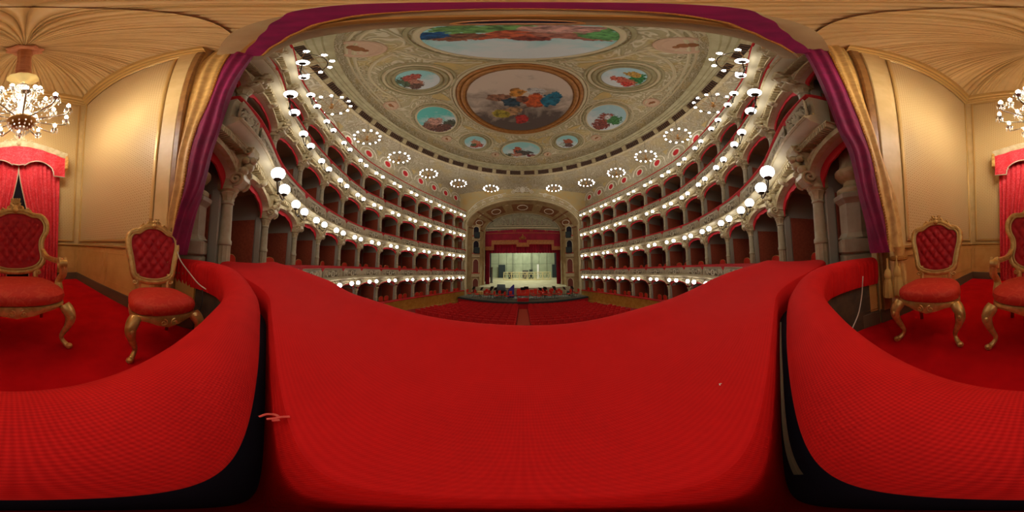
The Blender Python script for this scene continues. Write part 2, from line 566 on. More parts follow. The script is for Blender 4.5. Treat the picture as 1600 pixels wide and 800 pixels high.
# ---- shared piece meshes (x along the balcony, y away from the hall, z up from the rail)
mb = MB().lathe([(.16, -.77), (.16, -.6), (.14, -.57), (.15, -.52), (.125, -.46), (.115, -.4), (.115, -.1), (.115, .02), (.118, .1), (.118, .42),
                 (.13, .44), (.13, .5), (.108, .53), (.104, .8), (.097, 1.16), (.115, 1.18), (.115, 1.21), (.095, 1.23)], 20, flute=(10, .016, -.05, .43))
ME_COL = mb.mesh('column'); ME_COL.materials.append(M['stone_col'])
mb = MB().lathe([(.095, 1.2), (.12, 1.26), (.12, 1.3), (.16, 1.38), (.14, 1.4), (.18, 1.44), (.18, 1.49), (.1, 1.5)], 16, flute=(8, .03, 1.25, 1.37))
ME_CAP = mb.mesh('capital'); ME_CAP.materials.append(M['cream_gilt'])
mb = MB().prism_x([(.16, 1.46), (-.1, 1.46), (-.24, 1.5), (-.33, 1.6), (-.33, 1.72), (-.25, 1.84), (-.26, 1.98), (-.34, 2.1), (-.44, 2.18), (-.46, 2.3), (.16, 2.3)], -.13, .13)
for sx in (-.15, .15):
    mb.tube([(sx, p[0], p[2]) for p in spiral(-.2, 1.62, .135, 1.6, -PI / 2, 0, -1)], .03, 6)
    mb.tube([(sx, p[0], p[2]) for p in spiral(-.36, 2.2, .09, 1.3, PI / 2, 0, 1)], .022, 6)
for (bx, by, bz, br) in ((0, -.34, 1.9, .1), (-.1, -.3, 1.78, .09), (.1, -.3, 1.78, .09), (0, -.4, 2.04, .085), (.12, -.33, 2.0, .07), (-.12, -.33, 2.0, .07)):
    mb.ball((bx, by, bz), br, 8, 5)
ME_CONS = mb.mesh('console'); ME_CONS.materials.append(M['cream_gilt'])
XA, ZS, ZR = 1.08, 1.66, .4
def arch_pt(t, dx=0, dz=0):
    a = PI * (1 - t)
    return ((XA + dx) * math.cos(a), ZS + (ZR + dz) * math.sin(a))
mb = MB()
N = 20
xs = [arch_pt(i / N) for i in range(N + 1)]
bot = [(-BW / 2, ZS)] + xs + [(BW / 2, ZS)]
n = len(bot)
vs = [(x, -.12, z) for x, z in bot] + [(x, -.12, 2.31) for x, z in bot] + [(x, .14, z) for x, z in bot] + [(x, .14, 2.31) for x, z in bot]
fs = []
for i in range(n - 1):
    fs += [(i, i + 1, n + i + 1, n + i), (2 * n + i + 1, 2 * n + i, 3 * n + i, 3 * n + i + 1), (i + 1, i, 2 * n + i, 2 * n + i + 1)]
mb.add(vs, fs)
ME_ARCH = mb.mesh('arch'); ME_ARCH.materials.append(M['cream'])
mb = MB().sweep([(0, 0)] * 2, [(0, 0), (0, 0)]) if False else MB()
def arch_band(d0, d1, y0, y1, nseg=20):
    b = MB()
    vs, fs = [], []
    for i in range(nseg + 1):
        x0, z0 = arch_pt(i / nseg, d0, d0); x1, z1 = arch_pt(i / nseg, d1, d1)
        vs += [(x0, y0, z0), (x1, y0, z1), (x1, y1, z1), (x0, y1, z0)]
    for i in range(nseg):
        for k in range(4):
            q = (k + 1) % 4
            fs.append((i * 4 + k, i * 4 + q, i * 4 + 4 + q, i * 4 + 4 + k))
    fs += [(3, 2, 1, 0), tuple(nseg * 4 + k for k in range(4))]
    return b.add(vs, fs)
ME_ARCHV = arch_band(-.015, .1, -.2, -.1).mesh('archivolt'); ME_ARCHV.materials.append(M['cream_gilt'])
# red valance hanging inside the arch
mb = MB()
vs, fs = [], []
for i in range(25):
    t = i / 24
    x0, z0 = arch_pt(t, -.01, -.01)
    x1, z1 = arch_pt(t, -.1, -.03)
    drop = .13 + .1 * abs(math.cos(PI * t)) ** 4 + .02 * math.cos(t * 2 * PI * 6)
    for yy in (0.0, .03):
        vs += [(x0, yy, z0), (x1, yy, z1 - drop)]
for i in range(24):
    o = i * 4
    fs += [(o, o + 1, o + 5, o + 4), (o + 3, o + 2, o + 6, o + 7), (o + 1, o + 3, o + 7, o + 5), (o + 2, o, o + 4, o + 6)]
mb.add(vs, fs)
ME_VAL = mb.mesh('valance'); ME_VAL.materials.append(M['valance_red'])
# halves of the three arch pieces, for the bays beside the royal box
HALF = {-1: {}, 1: {}}
def halve(me, sg):
    keep = [v.index for v in me.vertices if v.co.x * sg >= -1e-4]
    ks = {k: i for i, k in enumerate(keep)}
    b = MB()
    b.add([tuple(me.vertices[k].co) for k in keep], [tuple(ks[i] for i in p.vertices) for p in me.polygons if all(i in ks for i in p.vertices)])
    m2 = b.mesh(me.name + '_half'); m2.materials.append(me.materials[0])
    return m2
for sg in (-1, 1):
    for nm, me in (('arch', ME_ARCH), ('archivolt', ME_ARCHV), ('valance', ME_VAL)):
        HALF[sg][nm] = halve(me, -sg)
# carved panel of the balcony front
def relief_h(u, v):
    """u -1..1 along, v -1..1 up: cartouche, scrolls and leaves"""
    x, z = u * 1.1, v * .25
    h = 0
    r = math.hypot(x / .2, z / .2)
    h = max(h, math.exp(-((r - .85) / .22) ** 2), .6 * math.exp(-(r / .4) ** 2))
    for cx, cz, rr, sg in ((.38, .06, .15, 1), (.68, -.07, .16, -1), (.97, .06, .13, 1), (.52, -.17, .08, 1), (.84, .16, .08, -1)):
        for m in (1, -1):
            dx, dz = x * m - cx, z - cz
            q = math.hypot(dx, dz)
            th = math.atan2(dz, dx) * sg
            h = max(h, (0.5 + 0.5 * math.cos(2 * PI * q / (rr * .75) - th * 1.0)) * math.exp(-(q / rr) ** 4))
    e = max(abs(u) ** 14, abs(v) ** 8)
    return max(h * (1 - e), e * .9)
NU, NV = 46, 14
mb = MB().grid(lambda a, b: ((a * 2 - 1) * 1.14, -.1 * relief_h(a * 2 - 1, b * 2 - 1), (b * 2 - 1) * .25), NU, NV)
cols = [relief_h((i % (NU + 1)) / NU * 2 - 1, (i // (NU + 1)) / NV * 2 - 1) for i in range(len(mb.v))]
ME_REL = mb.mesh('relief_panel', 60, cols); ME_REL.materials.append(M['relief'])
mb = MB().prism_x([(-.12, 2.02), (-.24, 2.06), (-.3, 2.16), (-.26, 2.24), (-.12, 2.28)], -.1, .1)
mb.ball((0, -.26, 2.14), .1, 10, 6, 1.2)
ME_KEY = mb.mesh('keystone'); ME_KEY.materials.append(M['cream_gilt'])
ME_SCR = {}
for sg in (-1, 1):
    mb = MB()
    mb.tube([(p[0], -.15, p[2]) for p in spiral(sg * .98, 2.06, .13, 1.6, PI / 2, 0, sg, 22)], [.035 - .018 * i / 22 for i in range(23)], 6)
    mb.tube([(p[0], -.15, p[2]) for p in spiral(sg * .7, 2.16, .075, 1.4, -PI / 2, 0, -sg, 16)], .02, 6)
    mb.tube([(sg * 1.08, -.16, 1.84), (sg * 1.0, -.2, 1.96), (sg * .86, -.16, 2.1), (sg * .7, -.15, 2.12)], [.03, .05, .045, .025], 6)
    ME_SCR[sg] = mb.mesh('spandrel_scroll'); ME_SCR[sg].materials.append(M['cream_gilt'])
# toothed dentil course
poly = []
nt = 19
for i in range(nt):
    x0 = -1.2 + 2.4 * i / nt
    d = 2.4 / nt
    poly += [(x0, 0), (x0 + d * .55, 0), (x0 + d * .55, .1), (x0 + d, .1)]
poly += [(1.2, .13), (-1.2, .13)]
ME_DENT = MB().prism(poly, -.16, .02).mesh('dentil_course'); ME_DENT.materials.append(M['cream_gilt'])
ME_LAP = MB().prism([(-.2, 0), (.2, 0), (.13, -.08), (0, -.2), (-.13, -.08)], -.03, 0).mesh('lappet'); ME_LAP.materials.append(M['valance_red'])
ME_PART = MB().box(-.05, .05, .14, 2.3, -.77, 2.3).mesh('partition'); ME_PART.materials.append(M['box_wall'])
ME_PPAN = MB().bev(-.065, .065, .34, 2.2, -.76, 1.42, .012).mesh('partition_panel'); ME_PPAN.materials.append(M['box_panel'])
ME_PILR = MB().bev(-.1, .1, .1, .3, -.77, 1.5, .015).mesh('pilaster'); ME_PILR.materials.append(M['box_wall'])

FASCIA = [(-.42, -.1), (-.42, -.16), (-.385, -.2), (-.365, -.66), (-.44, -.70), (-.5, -.76), (-.505, -.82), (-.45, -.88), (-.36, -.90), (-.2, -.97), (-.1, -1.0),
          (2.4, -1.0), (2.4, -.77), (-.15, -.77), (-.15, -.1)]
RAILP = [(-.1, -.1), (-.1, -.02), (-.14, .015), (-.24, .035), (-.38, .02), (-.46, -.02), (-.47, -.08), (-.44, -.11)]
LOWF = [(-.42, -.1), (-.40, -.14), (-.38, -.2), (-.38, -1.45), (-.44, -1.5), (-.44, -1.8), (-.15, -1.8), (-.15, -.77), (2.4, -.77), (2.4, -.70), (-.08, -.70), (-.08, -.1)]

def bay_frame(s, i):
    """middle of bay i and of its neighbours' column: position, rotation, width"""
    k = i * SUB + SUB // 2
    p, n_ = LP[k], LN[k]
    a, b = Vector(CP[i]), Vector(CP[i + 1])
    return (s * -p.x, p.y), math.atan2(-(s * -n_[0]), n_[1]), (b - a).length
def col_frame(s, i):
    p, n_ = LP[min(i * SUB, len(LP) - 1)], LN[min(i * SUB, len(LN) - 1)]
    return (s * -p.x, p.y), math.atan2(-(s * -n_[0]), n_[1])

for s, side in SIDES:
    path, nrm = side_path(s)
    for t in (1, 2, 3, 4):
        z = RAIL2 + TH * (t - 2)
        root = thing('wall_tier_%d_%s' % (t, side), 'curving %s tier of theatre boxes on the %s side of the hall' % (TIER[t], side), 'box tier', (0, 0, 0), kind='structure')
        p3 = [(x, y, z) for x, y in path]
        if t == 1:
            cut = 5 * SUB + 2
            cut += 2
            make('parapet', MB().sweep(p3[cut:], LOWF, nrm[cut:]), M['yellow_marble'], root)
            make('rail', MB().sweep(p3[cut:], RAILP, nrm[cut:]), M['rail_red'], root)
            make('parapet', MB().sweep([(x, y, zz - .35) for x, y, zz in p3[:cut - 4]], LOWF, nrm[:cut - 4]), M['box_back'], root)
            make('rail', MB().sweep([(x, y, zz - .35) for x, y, zz in p3[:cut - 4]], RAILP, nrm[:cut - 4]), M['rail_red'], root)
        else:
            make('balcony_front', MB().sweep(p3, FASCIA, nrm), M['cream'], root)
            make('rail', MB().sweep(p3, RAILP, nrm), M['rail_red'], root)
            for o_, dz, r_ in ((-.515, -.79, .035), (-.40, -.655, .022), (-.30, -.925, .028)):
                make('cornice_bead', MB().tube([(x + n_[0] * o_, y + n_[1] * o_, z + dz) for (x, y), n_ in zip(path, nrm)], r_, 6), M['cream_gilt'], root)
        make('back_wall', MB().sweep(p3, [(2.28, -.77), (2.36, -.77), (2.36, 2.3), (2.28, 2.3)], nrm), M['box_back'], root)
        for i in range(13):
            (x, y), rz = col_frame(s, i)
            for nm, me in (('column', ME_COL), ('capital', ME_CAP), ('console', ME_CONS), ('partition', ME_PART), ('partition_panel', ME_PPAN), ('pilaster', ME_PILR)):
                if t == 1 and nm == 'console':
                    continue
                put(nm, me, None, root, (x, y, z), rz)
            if t > 1:
                ox, oy = -math.sin(rz), math.cos(rz)
                put('lappet', ME_LAP, None, root, (x - ox * .405, y - oy * .405, z - .1), rz)
        for i in range(12):
            (x, y), rz, wd = bay_frame(s, i)
            kx = wd / BW
            ox, oy = -math.sin(rz), math.cos(rz)
            put('arch', ME_ARCH, None, root, (x, y, z), rz, (kx, 1, 1))
            put('archivolt', ME_ARCHV, None, root, (x, y, z), rz, (kx, 1, 1))
            put('valance', ME_VAL, None, root, (x, y, z), rz, (kx, 1, 1))
            put('keystone', ME_KEY, None, root, (x, y, z), rz)
            for sg in (-1, 1):
                put('spandrel_scroll', ME_SCR[sg], None, root, (x, y, z), rz, (kx, 1, 1))
            put('dentil_course', ME_DENT, None, root, (x - ox * .16, y - oy * .16, z + 2.17), rz, (kx, 1, 1))
            if t > 1:
                put('relief_panel', ME_REL, None, root, (x - ox * .37, y - oy * .37, z - .46), rz, (kx, 1, 1))
    # the half bay squeezed in beside the royal box
    (x, y), rz = col_frame(s, 0)
    tx, ty = math.cos(rz) * s, math.sin(rz) * s
    for t in (2, 3, 4):
        root = bpy.data.objects['wall_tier_%d_%s' % (t, side)]
        z = RAIL2 + TH * (t - 2)
        for nm, me in HALF[s].items():
            put(nm, me, None, root, (x + tx * 1.0, y + ty * 1.0, z), rz, (.8, 1, 1))
        ox, oy = -math.sin(rz), math.cos(rz)
        put('relief_panel', ME_REL, None, root, (x + tx * .38 - ox * .37, y + ty * .38 - oy * .37, z - .46), rz, (.3, 1, 1))
        put('dentil_course', ME_DENT, None, root, (x + tx * .5 - ox * .16, y + ty * .5 - oy * .16, z + 2.17), rz, (.36, 1, 1))
        put('spandrel_scroll', ME_SCR[-s], None, root, (x + tx * 1.0, y + ty * 1.0, z), rz, (.8, 1, 1))
    # gallery
    z = RAIL2 + TH * 3
    root = thing('wall_gallery_%s' % side, 'top gallery with round windows on the %s side of the hall' % side, 'gallery', kind='structure')
    p3 = [(x, y, z) for x, y in path]
    make('balcony_front', MB().sweep(p3, FASCIA, nrm), M['cream'], root)
    make('rail', MB().sweep(p3, RAILP, nrm), M['rail_red'], root)
    make('gallery_wall', MB().sweep(p3, [(.95, -.77), (1.05, -.77), (1.05, 3.6), (.95, 3.6)], nrm), M['cove'], root)
    make('dado', MB().sweep(p3, [(.9, -.77), (.95, -.77), (.95, .75), (.92, .8), (.9, .75)], nrm), M['coffer'], root)
    me_ring = me_disc = me_arc = me_med = None
    for i in range(12):
        (x, y), rz, wd = bay_frame(s, i)
        ox, oy = -math.sin(rz), math.cos(rz)
        put('relief_panel', ME_REL, None, root, (x - ox * .37, y - oy * .37, z - .46), rz, (wd / BW, 1, 1))
        if me_ring is None:
            b = MB().tube([(.5 * math.cos(a), -.02, .5 * math.sin(a)) for a in [2 * PI * k / 24 for k in range(24)]], .09, 6, closed=True)
            me_ring = b.mesh('oculus_frame'); me_ring.materials.append(M['plaster_white'])
            b = MB().prism([(.46 * math.cos(2 * PI * k / 20), .46 * math.sin(2 * PI * k / 20)) for k in range(20)], -.02, .02)
            me_disc = b.mesh('oculus'); me_disc.materials.append(M['pit_front'])
            b = MB().tube([(1.12 * math.cos(a), -.02, 1.2 * math.sin(a)) for a in [PI * k / 18 for k in range(19)]], .06, 6)
            me_arc = b.mesh('lunette_moulding'); me_arc.materials.append(M['plaster_white'])
            b = MB().prism([(-.45, 1.25), (.45, 1.25), (0, .5)], -.03, .0)
            me_med = b.mesh('gilt_panel'); me_med.materials.append(M['ochre_wall'])
            b = MB().lathe([(.001, 0), (.16, .0), (.22, .03), (.26, .0), (.26, -.02)], 16)
            me_small = b.mesh('roundel'); me_small.materials.append(M['dentil'])
        q = (x + ox * .93, y + oy * .93)
        put('oculus', me_disc, None, root, (q[0], q[1], 12.0), rz)
        put('oculus_frame', me_ring, None, root, (q[0], q[1], 12.0), rz)
        put('lunette_moulding', me_arc, None, root, (q[0], q[1], 11.75), rz)
        (x, y), rz = col_frame(s, i + 1)
        ox, oy = -math.sin(rz), math.cos(rz)
        put('gilt_panel', me_med, None, root, (x + ox * .93, y + oy * .93, 12.0), rz)

# centre bays over the royal box (fourth tier front and gallery front)
CB = catmull([(-2.02, -1.0, 0), (-1.2, -.62, 0), (-.6, -.3, 0), (0, -.08, 0), (.6, -.3, 0), (1.2, -.62, 0), (2.02, -1.0, 0)], 6)
CBN = [(-n_[0], -n_[1]) for n_ in normals_of(CB)]
CBN = [(n_[0], n_[1]) if n_[1] < 0 else (-n_[0], -n_[1]) for n_ in CBN]
root = thing('wall_balcony_center', 'gilded balcony front bridging the columns above the royal box', 'balcony', kind='structure')
for z in (RAIL2 + 2 * TH, RAIL2 + 3 * TH):
    make('balcony_front', MB().sweep([(p.x, p.y, z) for p in CB], FASCIA[:10] + [(.1, -1.0), (.1, -.77), (-.15, -.77), (-.15, -.1)], CBN), M['arch_tan'] if z < 8 else M['cream'], root)
    make('rail', MB().sweep([(p.x, p.y, z) for p in CB], RAILP, CBN), M['rail_red'], root)
    make('moulding', MB().sweep([(p.x, p.y, z - .98) for p in CB], [(-.32, 0), (-.28, -.06), (-.2, -.08), (-.14, -.03), (-.14, .02), (-.32, .02)], CBN), M['gold_dark'], root)
    for xx in (-1.15, 1.15):
        put('relief_panel', ME_REL, None, root, (xx * 1.14, -.58 + .345, z - .46), PI + (-.48 if xx > 0 else .48), (.5, 1, 1))
b = MB().tube([(.3 * math.cos(a), .3 + .06 * math.sin(a), 5.3) for a in [2 * PI * k / 32 for k in range(32)]], .02, 6, closed=True)
make('soffit_ring', b, M['frame_ochre'], root)
b = MB().add([(.29 * math.cos(2 * PI * k / 28), .3 + .055 * math.sin(2 * PI * k / 28), 5.29) for k in range(28)], [tuple(range(28))])
make('soffit_disc', b, M['dark'], root)
b = MB().grid(lambda u, v: (-2.3 + 4.6 * u, -.75 - .05 * v, 6.0 + 9.0 * v), 4, 4)
make('upper_wall', b, M['cove'], root)

# ---- tall pedestals with fluted columns that flank the royal box
for s, side in SIDES:
    px, py = s * 2.36, -1.26
    t = thing('trim_column_%s' % side, 'giant stone column on a panelled pedestal at the %s edge of the royal box' % side, 'column', (px, py, 0), s * -.25, kind='structure')
    make('pedestal', MB().bev(-.28, .28, -.28, .28, -1.05, -.06, .03), M['grey_stone'], t)
    make('pedestal_base', MB().bev(-.3, .3, -.3, .3, -.06, .18, .03), M['grey_stone'], t)
    make('pedestal_die', MB().lathe([(.32, .18), (.29, .22), (.27, .26), (.27, .72), (.3, .76), (.34, .8), (.35, .86), (.3, .9)], 8), M['grey_stone'], t, sharp=20)
    make('base_torus', MB().lathe([(.26, .9), (.29, .94), (.29, .98), (.23, 1.02), (.18, 1.08), (.17, 1.14), (.2, 1.17), (.25, 1.2), (.3, 1.28), (.3, 1.33), (.25, 1.38)], 24), M['cream_gilt'], t)
    make('shaft', MB().lathe([(.23, 1.38), (.21, 1.5), (.2, 2.6), (.19, 3.6), (.18, 4.5)], 40, flute=(14, .03, 1.4, 4.4)), M['stone_col'], t)
    g = MB()
    for k in range(10):
        a = 2 * PI * k / 10
        g.tube([(.22 * math.cos(a), .22 * math.sin(a), 2.35), (.26 * math.cos(a + .3), .26 * math.sin(a + .3), 2.2), (.22 * math.cos(a + .63), .22 * math.sin(a + .63), 2.35)], [.03, .055, .03], 6)
    g.lathe([(.2, 2.3), (.23, 2.33), (.23, 2.38), (.2, 2.41)], 20)
    make('garland', g, M['gold_dark'], t)
    make('capital', MB().lathe([(.22, 4.5), (.26, 4.6), (.24, 4.65), (.34, 5.0), (.3, 5.05), (.4, 5.1), (.4, 5.25), (.2, 5.26)], 20, flute=(8, .06, 4.6, 5.02)), M['cream_gilt'], t)

# ---- twin globe lamps under every arch
def make_lamp():
    t = thing('globe_lamp', '', 'lamp', group='twin globe lamps along the box tiers')
    b = MB()
    b.tube([(0, -.53, 2.42), (0, -.6, 2.4), (0, -.64, 2.3), (0, -.64, 1.86)], .018, 6)
    b.lathe([(.0, 1.78), (.035, 1.82), (.03, 1.88), (.012, 1.92)], 8, 0, -.64)
    make('stem', b, M['bronze'], t)
    for sx in (-1, 1):
        pts = catmull([(0, -.64, 1.9), (sx * .16, -.67, 1.8), (sx * .34, -.7, 1.78), (sx * .44, -.7, 1.88), (sx * .44, -.7, 1.96)], 4)
        make('arm', MB().tube(pts, .016, 6), M['bronze'], t)
        make('cup', MB().lathe([(.02, 1.93), (.07, 1.95), (.09, 1.985), (.05, 1.99)], 10, sx * .44, -.7), M['bronze'], t)
        g = put('globe', ME_GLOBE, None, t, (sx * .44, -.7, 2.13))
    return t
ME_GLOBE = MB().ball((0, 0, 0), .148, 18, 12).mesh('globe', 180); ME_GLOBE.materials.append(M['globe'])
proto = None
for s, side in SIDES:
    for t in (1, 2, 3, 4):
        z = RAIL2 + TH * (t - 2)
        for i in range(12):
            (x, y), rz, wd = bay_frame(s, i)
            lab = 'twin white globe lamp, %s from the stage, %s side, under %s' % (ORD[12 - i], side, ('the second tier balcony', 'the third tier balcony', 'the fourth tier balcony', 'the gallery')[t - 1])
            if proto is None:
                proto = make_lamp()
                proto.location = (x, y, z); proto.rotation_euler = (0, 0, rz); proto['label'] = lab
            else:
                dup(proto, (x, y, z), rz, lab)

# ---- ring chandeliers in front of the gallery
def make_ring():
    t = thing('ring_chandelier', '', 'chandelier', group='ring chandeliers around the gallery')
    b = MB().tube([(.86 * math.cos(a), .86 * math.sin(a), -.12) for a in [2 * PI * k / 36 for k in range(36)]], .022, 6, closed=True)
    make('hoop', b, M['bronze'], t)
    b = MB().lathe([(.01, -.5), (.08, -.45), (.14, -.32), (.06, -.2), (.05, 0), (.1, .08), (.04, .2), (.02, .3)], 12)
    for k in range(12):
        a = 2 * PI * k / 12
        c, d = math.cos(a), math.sin(a)
        b.tube([(.08 * c, .08 * d, -.3), (.4 * c, .4 * d, -.38), (.8 * c, .8 * d, -.2), (.98 * c, .98 * d, -.1)], .014, 5)
    make('hub', b, M['gold_dark'], t)
    make('rod', MB().tube([(0, 0, .3), (0, 0, 2.9)], .012, 5), M['bronze'], t)
    for k in range(12):
        a = 2 * PI * k / 12
        put('globe', ME_RG, None, t, (.98 * math.cos(a), .98 * math.sin(a), 0))
    return t
ME_RG = MB().ball((0, 0, 0), .078, 12, 8).mesh('ring_globe', 180); ME_RG.materials.append(M['ring_globe'])
RINGS = [(-4.55, -.0), (-7.75, 2.4), (-9.95, 6.2), (-10.55, 10.3), (-10.1, 14.7), (-8.0, 18.5), (-4.3, 21.1)]
proto = None
for s, side in SIDES:
    for k, (x, y) in enumerate(RINGS):
        lab = 'ring chandelier of twelve white globes, %s from the stage on the %s side' % (ORD[7 - k], side)
        if proto is None:
            proto = make_ring(); proto.location = (x, y, 11.5); proto['label'] = lab
        else:
            dup(proto, (s * -x, y, 11.5), .1 * k, lab)
# ================================================================ THE CEILING
CX, CY, EA, EBF, EBN = 0.0, 9.8, 10.0, 11.3, 10.3
def ell(th, k):
    return (CX + EA * k * math.cos(th), CY + (EBF if math.sin(th) > 0 else EBN) * k * math.sin(th))
ceil_root = thing('ceiling', 'painted oval ceiling of the auditorium with frescoed medallions', 'ceiling', kind='structure')
def rings(prof, n=96):
    b = MB()
    vs, fs, uvs = [], [], []
    for k, z in prof:
        for i in range(n):
            x, y = ell(2 * PI * i / n, k)
            vs.append((x, y, z)); uvs.append((x, y))
    for j in range(len(prof) - 1):
        for i in range(n):
            q = (i + 1) % n
            fs.append((j * n + i, j * n + n + i, j * n + n + q, j * n + q))
    return b.add(vs, fs, uvs)
make('ceiling_field', rings([(.002, 16.5), (.3, 16.5), (.6, 16.5), (.8, 16.5), (.955, 16.5)]), M['ornament'], ceil_root)
make('ceiling_border', rings([(.955, 16.5), (.963, 16.35), (.972, 16.1), (.985, 15.75), (1.0, 15.4)]), M['ornament_fine'], ceil_root)
make('cornice', rings([(1.0, 15.4), (.985, 15.36), (.98, 15.3), (.99, 15.26), (1.005, 15.24), (1.01, 15.16), (1.025, 15.13), (1.03, 15.05), (1.045, 15.02), (1.05, 14.95)]), M['olive'], ceil_root)
make('vent_band', rings([(1.05, 14.95), (1.053, 14.93), (1.083, 14.28), (1.09, 14.26)]), M['cove'], ceil_root)
make('cornice_bead', rings([(1.085, 14.3), (1.078, 14.24), (1.085, 14.18), (1.1, 14.16), (1.11, 14.12)]), M['cream_gilt'], ceil_root)
# cove down to the gallery walls and the proscenium
poly = [(p.x + n_[0] * 1.0, p.y + n_[1] * 1.0) for p, n_ in zip(LP, LN)]
poly = [(x, y) for x, y in poly if y < 25.0] + [(-9.9, 25.0)]
poly = poly + [(-x, y) for x, y in reversed(poly)]
def wall_hit(th):
    dx, dy = math.cos(th), math.sin(th)
    best = 30
    m = len(poly)
    for i in range(m):
        (x1, y1), (x2, y2) = poly[i], poly[(i + 1) % m]
        ex, ey = x2 - x1, y2 - y1
        den = dx * ey - dy * ex
        if abs(den) < 1e-9: continue
        t = ((x1 - CX) * ey - (y1 - CY) * ex) / den
        q = ((x1 - CX) * dy - (y1 - CY) * dx) / den
        if t > 0 and -1e-6 <= q <= 1 + 1e-6: best = min(best, t)
    return best
n = 120
vs, fs = [], []
for j in range(6):
    f = j / 5
    for i in range(n):
        th = 2 * PI * i / n
        x0, y0 = ell(th, 1.1)
        t = wall_hit(math.atan2(y0 - CY, x0 - CX)) + .03
        r0 = math.hypot(x0 - CX, y0 - CY)
        t = max(t, r0 + .05)
        ang = math.atan2(y0 - CY, x0 - CX)
        g = math.sin(f * PI / 2)
        r = r0 + (t - r0) * g
        vs.append((CX + r * math.cos(ang), CY + r * math.sin(ang), 14.13 - 1.0 * (1 - math.cos(f * PI / 2))))
for j in range(5):
    for i in range(n):
        q = (i + 1) % n
        fs.append((j * n + i, j * n + n + i, j * n + n + q, j * n + q))
make('cove', MB().add(vs, fs), M['cove'], ceil_root)
# dark grille openings with piers between them
nv = 34
for i in range(nv):
    for typ, hw, m, off in (('grille', .36, M['grille'], .0), ('pier', .11, M['cream_gilt'], .5)):
        th0 = 2 * PI * (i + off) / nv
        (xa, ya), (xb, yb) = ell(th0, 1.083), ell(th0 + .01, 1.083)
        sp = 2 * PI * (EA + 11) / 2 * 1.07 / nv
        b = MB()
        lo, hi = (1.0795, 14.34), (1.0555, 14.87)
        dth = 2 * PI / nv * hw
        pts = []
        depth = .03 if typ == 'grille' else .09
        for (k, z) in (lo, hi):
            for dd in (-dth, 0, dth):
                x, y = ell(th0 + dd, k); pts.append((x, y, z))
        for (k, z) in (lo, hi):
            for dd in (-dth, 0, dth):
                x, y = ell(th0 + dd, k - depth / 10.5); pts.append((x, y, z - depth * .6))
        fs = [(6, 7, 10, 9), (7, 8, 11, 10), (0, 1, 7, 6), (1, 2, 8, 7), (3, 9, 10, 4), (4, 10, 11, 5), (0, 6, 9, 3), (2, 5, 11, 8)]
        make(typ, b.add(pts, fs), m, ceil_root)
        if typ == 'grille':
            bars = MB()
            for q in range(7):
                dd = dth * (-.85 + 1.7 * q / 6)
                x0, y0 = ell(th0 + dd, 1.076); x1, y1 = ell(th0 + dd, 1.052)
                bars.tube([(x0, y0, 14.32), (x1, y1, 14.85)], .022, 4)
            o = make('grille_bars', bars, M['wood_brown'], ceil_root); o['kind'] = 'stuff'

SKY, PALE = (150, 206, 200), (206, 214, 208)
def pm(name, bl, sky=SKY, cloud=PALE, seed=0.0):
    return painting(name, sky, cloud, bl, 2.0, seed)
PM_C = painting('fresco_centre', (208, 190, 166), (92, 78, 68), [
    (-.37, .2, .2, .1, (168, 116, 84)), (.27, .38, .15, .08, (222, 216, 204)), (-.03, .32, .13, .12, (222, 150, 58)),
    (.27, .08, .17, .19, (216, 98, 42)), (.58, .15, .15, .18, (36, 122, 146)), (-.18, .03, .16, .12, (52, 82, 96)),
    (-.2, -.27, .2, .12, (206, 156, 104)), (-.42, -.35, .15, .13, (192, 172, 54)), (.02, -.55, .13, .14, (206, 54, 44)), (.05, .15, .1, .1, (150, 90, 60))], 2.2, 3.1)
PM_U = pm('fresco_entrance', [(0, .55, .95, .22, (120, 168, 90)), (-.1, .25, .4, .18, (206, 100, 60)), (-.55, .3, .3, .14, (150, 96, 66)), (.5, .3, .4, .14, (186, 120, 96)),
                              (-.75, .5, .2, .15, (30, 90, 140)), (.75, .45, .25, .2, (110, 180, 100)), (.1, .05, .15, .1, (150, 70, 50)), (.3, .6, .25, .2, (226, 170, 150))], seed=1.3)
PM_A = pm('fresco_oval_a', [(-.5, .1, .4, .5, (92, 110, 74)), (-.1, .35, .4, .25, (196, 96, 76)), (-.25, -.2, .3, .3, (206, 140, 110)), (-.45, -.45, .3, .25, (120, 90, 70))], seed=2.2)
PM_B = pm('fresco_oval_b', [(.55, .1, .35, .55, (54, 140, 66)), (.1, .5, .35, .2, (214, 168, 70)), (.15, -.25, .6, .25, (222, 110, 80)), (.5, -.5, .25, .2, (226, 70, 50))], (170, 206, 208), seed=4.4)
PM_D = pm('fresco_side_a', [(-.5, -.3, .5, .35, (146, 100, 76)), (-.1, -.05, .35, .25, (216, 160, 136)), (.5, -.5, .35, .25, (86, 96, 70)), (-.2, -.7, .6, .25, (120, 76, 58))], (96, 192, 178), seed=5.1)
PM_E = pm('fresco_side_b', [(0, -.1, .35, .4, (166, 76, 48)), (.45, .0, .35, .3, (76, 140, 70)), (.1, -.6, .4, .3, (150, 70, 52)), (.0, .1, .15, .15, (226, 220, 210))], (160, 196, 196), seed=6.2)
PM_F = pm('fresco_small_a', [(0, -.1, .35, .5, (222, 150, 110)), (0, -.5, .55, .25, (206, 100, 76)), (-.3, -.3, .25, .2, (90, 110, 70))], seed=7.7)
PM_G = pm('fresco_small_b', [(.1, .0, .4, .4, (196, 100, 56)), (.1, -.45, .5, .3, (110, 76, 66)), (-.3, -.5, .25, .2, (200, 220, 200))], seed=8.3)
PM_H = pm('fresco_stage_end', [(-.2, -.1, .2, .45, (206, 104, 66)), (.1, -.3, .4, .3, (96, 90, 80)), (-.6, -.6, .3, .2, (100, 110, 76)), (.6, -.65, .3, .15, (150, 60, 60)), (-.25, -.55, .25, .2, (214, 150, 120))], seed=9.9)
